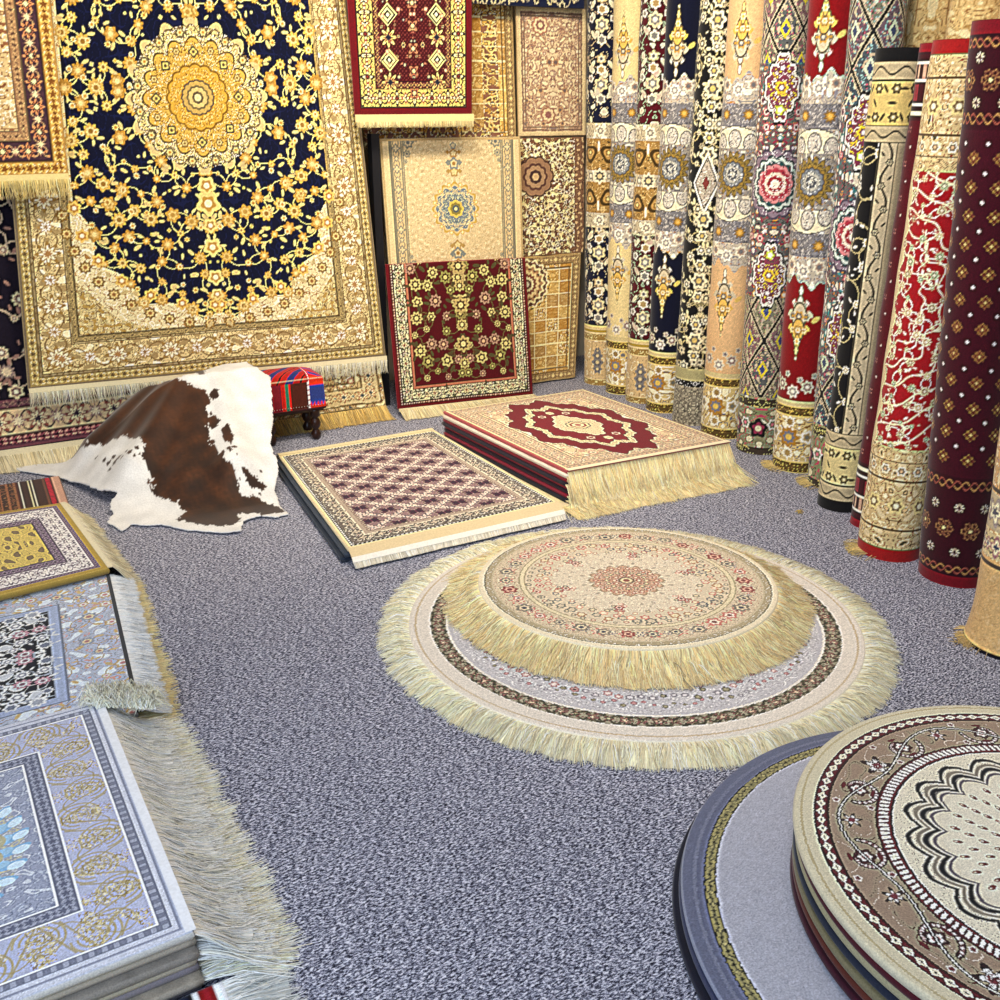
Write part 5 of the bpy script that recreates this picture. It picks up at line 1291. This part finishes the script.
def d_blackcream(r, L_):
    c = roll_cv(r, L_, .0042, '16161a', 81); z = Z(c); x = c.X
    f = (z > .33) & (z < L_-.33)
    c.floral(f & (x < -.03), .09, .022, [['efe6cc', '9c8c60', 'f6efd9'], ['e6d9b0', '6c6048', 'f0e8d0']], '8c8468', 0, 'efe7cf', seed=5, tries=1500)
    x = x+.05; m = f & (x > .012); c.put(m, 'bdb094'); q = x-.05
    c.put(m & (abs(q) > .03), '3a3630'); c.put(m & (abs(q) > .033), 'b3a587'); c.put((m & (abs(x-.013) < .003)), '4c463c')
    c.put(m*np.clip(1.5-abs(q-.016*np.sin(z*2*PI/.17))/.0045, 0, 1)*(abs(q) < .03), '3c372f')
    for k in range(40):
        zz = .36+k*.085
        if zz > L_-.35: break
        s_ = 1 if k % 2 else -1
        c.flower(.0-s_*.010, zz-c.H/2, .016, ['37332c', 'cabf9f', '55504a'], 6); c.leaf(.0+s_*.018, zz+.03-c.H/2, .012, .005, s_*.8, '3f3a32')
    for lo, hi in ((.0, .33), (L_-.33, L_)):
        flip = lo > .1; zz = (L_-z) if flip else z
        m = (z >= lo) & (z <= hi)
        c.put(m & (zz < .045), '1a1a1c')
        m2 = m & (zz > .045) & (zz < .11); c.put(m2, 'b9ab8c'); c.put(m2*np.clip(1.5-abs(zz-.078-.014*np.sin(x*2*PI/.1))/.004, 0, 1), '3f3a33')
        m3 = m & (zz > .11) & (zz < .27); c.put(m3, 'd8c894' if not flip else 'd3bc7c'); 
        m4 = m & (zz > .27) & (zz < .33); c.put(m4, 'b9ab8c'); c.put(m4*np.clip(1.5-abs(zz-.30-.012*np.sin(x*2*PI/.09))/.004, 0, 1), '3f3a33')
        for zl in (.045, .11, .27, .33): c.put(m & (abs(zz-zl) < .004), '2c2824')
        r_ = np.random.RandomState(4)
        for k in range(-4, 5):
            for j in range(3):
                yy = .14+.05*j; yy = (L_-yy) if flip else yy; xx = k*.07+.03*(j % 2)
                if j != 1: c.flower(xx, yy-c.H/2, .02, ['4a4238', '8c7c54', 'd9cba0'], 6, k)
                c.leaf(xx+.03, yy-c.H/2, .018, .006, k+j, '5f543c')
    return c
def d_maroonthin(r, L_):
    c = roll_cv(r, L_, .0045, '5c1020', 83); z = Z(c)
    for k in range(40):
        for x in (-.09, -.03, .04): c.flower(x, .3+k*.12+(.06 if x > -.05 else 0)-c.H/2, .012, ['a86a68', '3a1424'], 4, PI/4, .35); c.flower(x+.02, .36+k*.12-c.H/2, .004, ['e6dcd0'], 4)
    for lo, hi in ((0, .26), (L_-.26, L_)):
        m = (z >= lo) & (z <= hi); c.put(m, '4a1420'); zz = np.where(z > L_/2, L_-z, z)
        for a, b in ((.06, .07), (.12, .13), (.2, .21), (.23, .24)): c.put(m & (zz > a) & (zz < b), 'd9c4ac')
        c.put(m & (zz > .07) & (zz < .12) & (np.mod(c.X, .03) < .012), 'b58a7c'); c.put(m & (zz > .14) & (zz < .19) & (abs(np.mod(c.X, .06)-.03) < .014), '8a2c38'); c.put(m & (zz < .03), '8c1426')
    return c
def d_redcream(r, L_):
    c = roll_cv(r, L_, .0042, 'a01a22', 85); z = Z(c); f = (z > .42) & (z < L_-.42)
    c.put(z > -1, 'a81c26')
    # fan of vines about a medallion at the left edge
    x0, zc = -.17, L_*.52
    r_ = np.hypot(c.X-x0, (z-zc)*.9); t = np.arctan2(z-zc, c.X-x0)
    w = np.mod(r_+.01*np.sin(t*9), .062)
    c.put(f*np.clip(1.5-abs(w-.031-.012*np.sin(t*14))/.0032, 0, 1), 'e6cfa4')
    c.floral(f, .042, .0155, [['e9d8b4', 'b98a5c', 'f3e8cd'], ['dcc8a0', '8c5a40', 'efe0bd'], ['cdbf9c', '6f6a50', 'efe2c2']], 'e3cfa6', 0, 'ead9b4', seed=3, tries=4000, nmax=600)
    c.put(f & (c.X < -.135+.012*np.sin(z*60)), 'dcc9a0')
    for lo, hi in ((0, .42), (L_-.42, L_)):
        m = (z >= lo) & (z <= hi); zz = np.where(z > L_/2, L_-z, z); c.put(m, 'cdb486')
        c.filigree(m, [(0, .14, 'dcc8a0'), (.3, .38, '8c6c48'), (.55, .6, 'a85a44'), (.8, .87, 'e6d6ae'), (.93, .97, '6c6448')], .06, 9)
        for zl in (.045, .12, .30, .37): c.put(m & (abs(zz-zl) < .0035), '7c6444')
        for k in range(-4, 5):
            yy = .21 if lo == 0 else L_-.21
            c.flower(k*.09, yy-c.H/2, .034, ['d9c68f', '8c7450', 'e9dcb6'], 6); c.flower(k*.09+.045, yy+.03-c.H/2, .018, ['b5905c', 'ead9b2'], 5)
            yb = .34 if lo == 0 else L_-.34; c.flower(k*.06, yb-c.H/2, .02, ['efe2c2', '7c6a4c', 'd9b890'], 6)
        c.put(m & (zz < .045), 'a01f20')
    return c
def d_maroondots(r, L_):
    c = roll_cv(r, L_, .0042, '4a0a20', 87); z = Z(c); f = (z > .40) & (z < L_-.32)
    dx, dz = .085, .088
    for k in range(-4, 5):
        for j in range(0, 26):
            zz = .46+j*dz/1.0+(0 if k % 2 else 0)
            if zz > L_-.36: break
            x = k*dx/1.0+.01
            for a in range(4):
                an = PI/4+a*PI/2-PI/4; c.flower(x+.0125*math.cos(an), zz+.0125*math.sin(an)-c.H/2, .0095, ['a8814e', '5f1420'], 4, an, .2)
            for a in range(4):
                an = PI/4+a*PI/2; c.leaf(x+.014*math.cos(an), zz+.014*math.sin(an)-c.H/2, .008, .003, an, '8c6238')
            c.flower(x, zz-c.H/2, .004, ['d9b878'], 4); c.flower(x+dx/2, zz+dz/2-c.H/2, .0062, ['f3ece0'], 4, 0, .1)
    zz = np.where(z > L_/2, L_-z, z); e = np.where(z > L_/2, .32, .40)
    m = (zz < e); c.put(m, '42081c'); c.put(zz < .04, '7c0f22')
    s_ = np.sin(c.X*2*PI/.055)
    for zl, am in ((.065, .012), (.37, .014)):
        zq = zl if zl < .2 else None
        zlv = np.where(z > L_/2, min(zl, .285), zl)
        c.put(m*np.clip(1.5-abs(zz-zlv-am*s_)/.0035, 0, 1), '9a6a4a'); c.put(m*np.clip(1.5-abs(zz-zlv+am*s_)/.003, 0, 1), '8a4440')
    for lo in (True, False):
        for k in range(-4, 5):
            x = k*.09
            for yy, kind in ((.13, 0), (.29, 0), (.21, 1)):
                if not lo: yy = yy*.82
                y = (yy if lo else L_-yy)-c.H/2
                if kind == 0:
                    for a in range(8): c.leaf(x+.011*math.cos(a*PI/4), y+.011*math.sin(a*PI/4), .007, .003, a*PI/4, 'dccfae')
                else:
                    for a in range(6): c.flower(x+.045+.022*math.cos(a*PI/3), y+.022*math.sin(a*PI/3), .012, ['9a6c4c', '4c1020'], 5)
                    c.flower(x+.045, y, .008, ['c9a87c'], 5)
    return c
def d_peach(r, L_, g='cba878'):
    c = roll_cv(r, L_, .0045, g, 89); z = Z(c)
    c.filigree(z > .28, [(0, .16, 'dcc8a0'), (.3, .38, '8f7a60'), (.6, .66, 'a88a84'), (.85, .92, 'e3d4ae')], .05, 9)
    c.put((z > .26) & (z < .275), '6f5c4c'); c.put((z > .48) & (z < .495), '6f5c4c')
    c.chain(.285, .36, .08, ['a87c7c', 'e0d0b4', '5c5a70'], '6c5c5c', bg='cfbb94', D=z, S=c.X, n=4)
    c.chain(.37, .475, .11, ['a89a90', 'e0d4b8', '6c6870'], '7c6c64', bg='bfae90', D=z, S=c.X, n=5)
    c.put(z < .26, 'cfae7c'); c.filigree(z < .24, [(.3, .36, 'd6b88a'), (.7, .75, 'c4a070')], .06, 6); c.put(z < .012, '20202c')
    return c
def d_gold(r, L_, s):
    c = roll_cv(r, L_, .0055, 'd9bc84', s); c.filigree(c.D > -1, [(0, .15, 'e9d6a6'), (.3, .4, 'bd9c64'), (.6, .68, 'e6cf98'), (.85, .9, 'b08a58')], .07, 8)
    c.chain(.2, .4, .12, ['caa874', 'eeddb0', 'b98f60'], 'b0905c', D=L_-Z(c), S=c.X, n=6); c.lines([.2, .42, .9], 'c0a068', D=L_-Z(c)); return c

def ext(B, T, L_):           # run the axis from the floor point through T up to height L_
    B = np.array(B, float); T = np.array(T, float); return B+(T-B)*(L_/T[2])
B1_ = [(3.33, 4.977, 0), (3.33, 4.743, 0), (3.33, 4.534, 0), (3.33, 4.329, 0), (3.33, 4.076, 0), (3.33, 3.828, 0), (3.33, 3.549, 0), (3.31, 3.27, 0), (3.29, 3.02, 0)]
T1_ = [(3.36, 5.112, 2.107), (3.385, 4.893, 2.095), (3.40, 4.67, 2.079), (3.41, 4.444, 2.062), (3.41, 4.177, 2.043), (3.40, 3.945, 2.026), (3.39, 3.70, 2.01), (3.39, 3.419, 1.987), (3.37, 3.175, 1.969)]
specs = [(.1, lambda: d_repeat(.1, '151c3a', 5, 'c9c0ac'), 'navy and white repeating floral rolled rug with ochre band, nearest the back corner'),
         (.098, lambda: d_pendant(.098, 'e2cf9c', 6), 'cream rolled rug with pendant ornaments, second from the back corner'),
         (.098, lambda: d_repeat(.098, '5e1022', 7, 'c9b0a0'), 'wine red rolled rug with grey flowers and an ochre band, third from the back corner'),
         (.104, lambda: d_pendant(.104, '0e1430', 8), 'navy rolled rug with cream pendant ornaments and a medallion band'),
         (.108, lambda: d_blackfloral(.108), 'black rolled rug densely covered in cream flowers, between the navy and the peach roll'),
         (.112, lambda: d_pendant(.112, 'dcb98c', 10), 'peach rolled rug with pale pendant ornaments, between the black floral and the grey trellis roll'),
         (.112, lambda: d_multi(.112, 11, '7c7468', '8c3a54', 'b5b08c'), 'grey rolled rug with a pink and teal rosette and diamond trellis'),
         (.112, lambda: d_pendant(.112, '8c0e18', 12), 'bright red rolled rug with cream pendant ornaments above and below a medallion'),
         (.108, lambda: d_multi(.108, 14, '4f5a62', '4f8a8c', '8fa8a8', 1.08), 'blue-grey rolled rug with teal and pink medallions, beside the bright red pendant roll')]
for i, (r, f, lab) in enumerate(specs):
    roll(f(), r, LR, B1_[i], ext(B1_[i], T1_[i], LR), lab, fr=(1 if i in (7, 8) else 0), core='b5a078')
roll(d_blackcream(.095, 1.78), .095, 1.78, (3.13, 2.812, 0), ext((3.13, 2.812, 0), (3.26, 2.93, 1.76), 1.78), 'black rolled rug with a cream scroll border and yellow ends', core='1a1a1c')
roll(d_maroonthin(.08, 1.79), .08, 1.79, (3.085, 2.605, 0), ext((3.085, 2.605, 0), (3.27, 2.752, 1.81), 1.79), 'narrow dark maroon rolled rug squeezed between the black and the scarlet roll', core='6c1424')
roll(d_redcream(.118, 1.79), .118, 1.79, (2.95, 2.385, 0), ext((2.95, 2.385, 0), (3.17, 2.565, 1.81), 1.79), 'scarlet rolled rug with cream blossoms and gold ends, left of the dotted maroon roll', core='a83028', fr=1)
roll(d_maroondots(.122, 1.83), .122, 1.83, (2.99, 2.125, 0), ext((2.99, 2.125, 0), (3.03, 2.30, 1.84), 1.83), 'dark maroon rolled rug with gold crosses and white dots', core='6c1020')
roll(d_peach(.115, 1.9), .115, 1.9, (2.735, 1.70, 0), ext((2.735, 1.70, 0), (2.94, 1.95, 1.86), 1.9), 'peach rolled rug with flaring foot, cut off by the right edge of the picture', core='26262c', flare=.22, fr=1, frcol='d9b878')
for i, (y, s) in enumerate(((3.11, 91), (2.885, 92), (2.66, 93))):
    roll(d_gold(.108, 2.62, s), .108, 2.62, (3.62, y, 0), (3.66, y+.06, 2.62), ['tall golden cream rolled rug standing behind the black cream-bordered roll', 'tall golden cream rolled rug standing behind the scarlet roll', 'tall golden cream rolled rug standing behind the dotted maroon roll'][i], 'second row of golden rolls by the wall', core='c9a878')

# small tufts of loose yarn on the carpet
def tuft(u, v, s, col, lab, seed):
    r = np.random.RandomState(seed); p = at(u, v, .004); n = 26
    a = r.uniform(0, 2*PI, n); pts = p+np.stack([r.uniform(-s, s, n)*.5, r.uniform(-s, s, n)*.3, 0*a], 1); out = np.stack([np.cos(a), np.sin(a), 0*a], 1)
    pts[:, 2] = .006
    o = fringe(None, pts, out, s, .003, col, .0016, seed, 1, clump=.8, col2='a8843c', lift=.006, name='yarn_tuft', sheet=False); tag(o, lab, 'yarn')
tuft(800, 512, .016, 'dcc04c', 'small yellow tuft of yarn on the carpet near the grey trellis roll', 3)
tuft(960, 642, .03, 'd9bd80', 'loose pale tuft of yarn on the carpet at the foot of the flared peach roll', 4)

# ================================================================== light
def area(name, loc, size, power, col, rot=(0, 0, 0), sy=None):
    l = bpy.data.lights.new(name, 'AREA'); l.energy = power; l.color = col; l.size = size
    if sy: l.shape = 'RECTANGLE'; l.size_y = sy
    o = bpy.data.objects.new(name, l); COL.objects.link(o); o.location = loc; o.rotation_euler = rot; tag(o, kind='structure'); return o
def lamp(x, y, tx, ty, tz, p, col, name='track_spot'):
    l = bpy.data.lights.new(name, 'SPOT'); l.energy = p; l.color = col; l.spot_size = 1.9; l.spot_blend = .8; l.shadow_soft_size = .09
    o = bpy.data.objects.new(name, l); COL.objects.link(o); o.location = (x, y, 3.15)
    o.rotation_euler = (Vector((tx, ty, tz))-Vector((x, y, 3.15))).to_track_quat('-Z', 'Y').to_euler(); return o
WARM = (1, .86, .64); NEUT = (1, .90, .78); COOL = (.62, .78, 1)
lamp(.3, 3.2, .6, 5.1, 1.2, 180, WARM); lamp(1.5, 3.1, 1.4, 5.1, 1.2, 190, WARM); lamp(2.4, 3.4, 2.6, 5.1, .9, 190, WARM)
lamp(1.3, 3.3, 3.3, 4.3, .9, 230, NEUT); lamp(1.2, 2.0, 3.2, 2.9, .8, 215, NEUT)
area('ceiling_panel', (1.2, 3.3, 3.25), 1.0, 60, (1, .90, .74), sy=1.2)
area('ceiling_panel', (1.4, 1.7, 3.25), 1.0, 40, (.98, .95, .92), sy=1.2)
# daylight from the open shop front and the left
area('shopfront_daylight', (-1.5, -.4, 2.2), 2.2, 235, COOL, (math.radians(68), 0, math.radians(-38)), 2.2)
w = bpy.data.worlds.new('daylight'); bpy.context.scene.world = w; w.use_nodes = True
w.node_tree.nodes['Background'].inputs[0].default_value = (.72, .82, 1, 1); w.node_tree.nodes['Background'].inputs[1].default_value = .45

# ================================================================== camera
cam = bpy.data.cameras.new('camera'); co = bpy.data.objects.new('camera', cam); COL.objects.link(co)
cam.sensor_width = 36; cam.lens = 36*F/1000; cam.clip_start = .05
co.location = (0, 0, CH); co.rotation_euler = (PI/2-TH, 0, -AZ)
sc = bpy.context.scene; sc.camera = co
sc.view_settings.view_transform = 'Standard'; sc.view_settings.look = 'None'; sc.view_settings.gamma = 1; sc.view_settings.exposure = -.97
sc.view_settings.use_curve_mapping = False
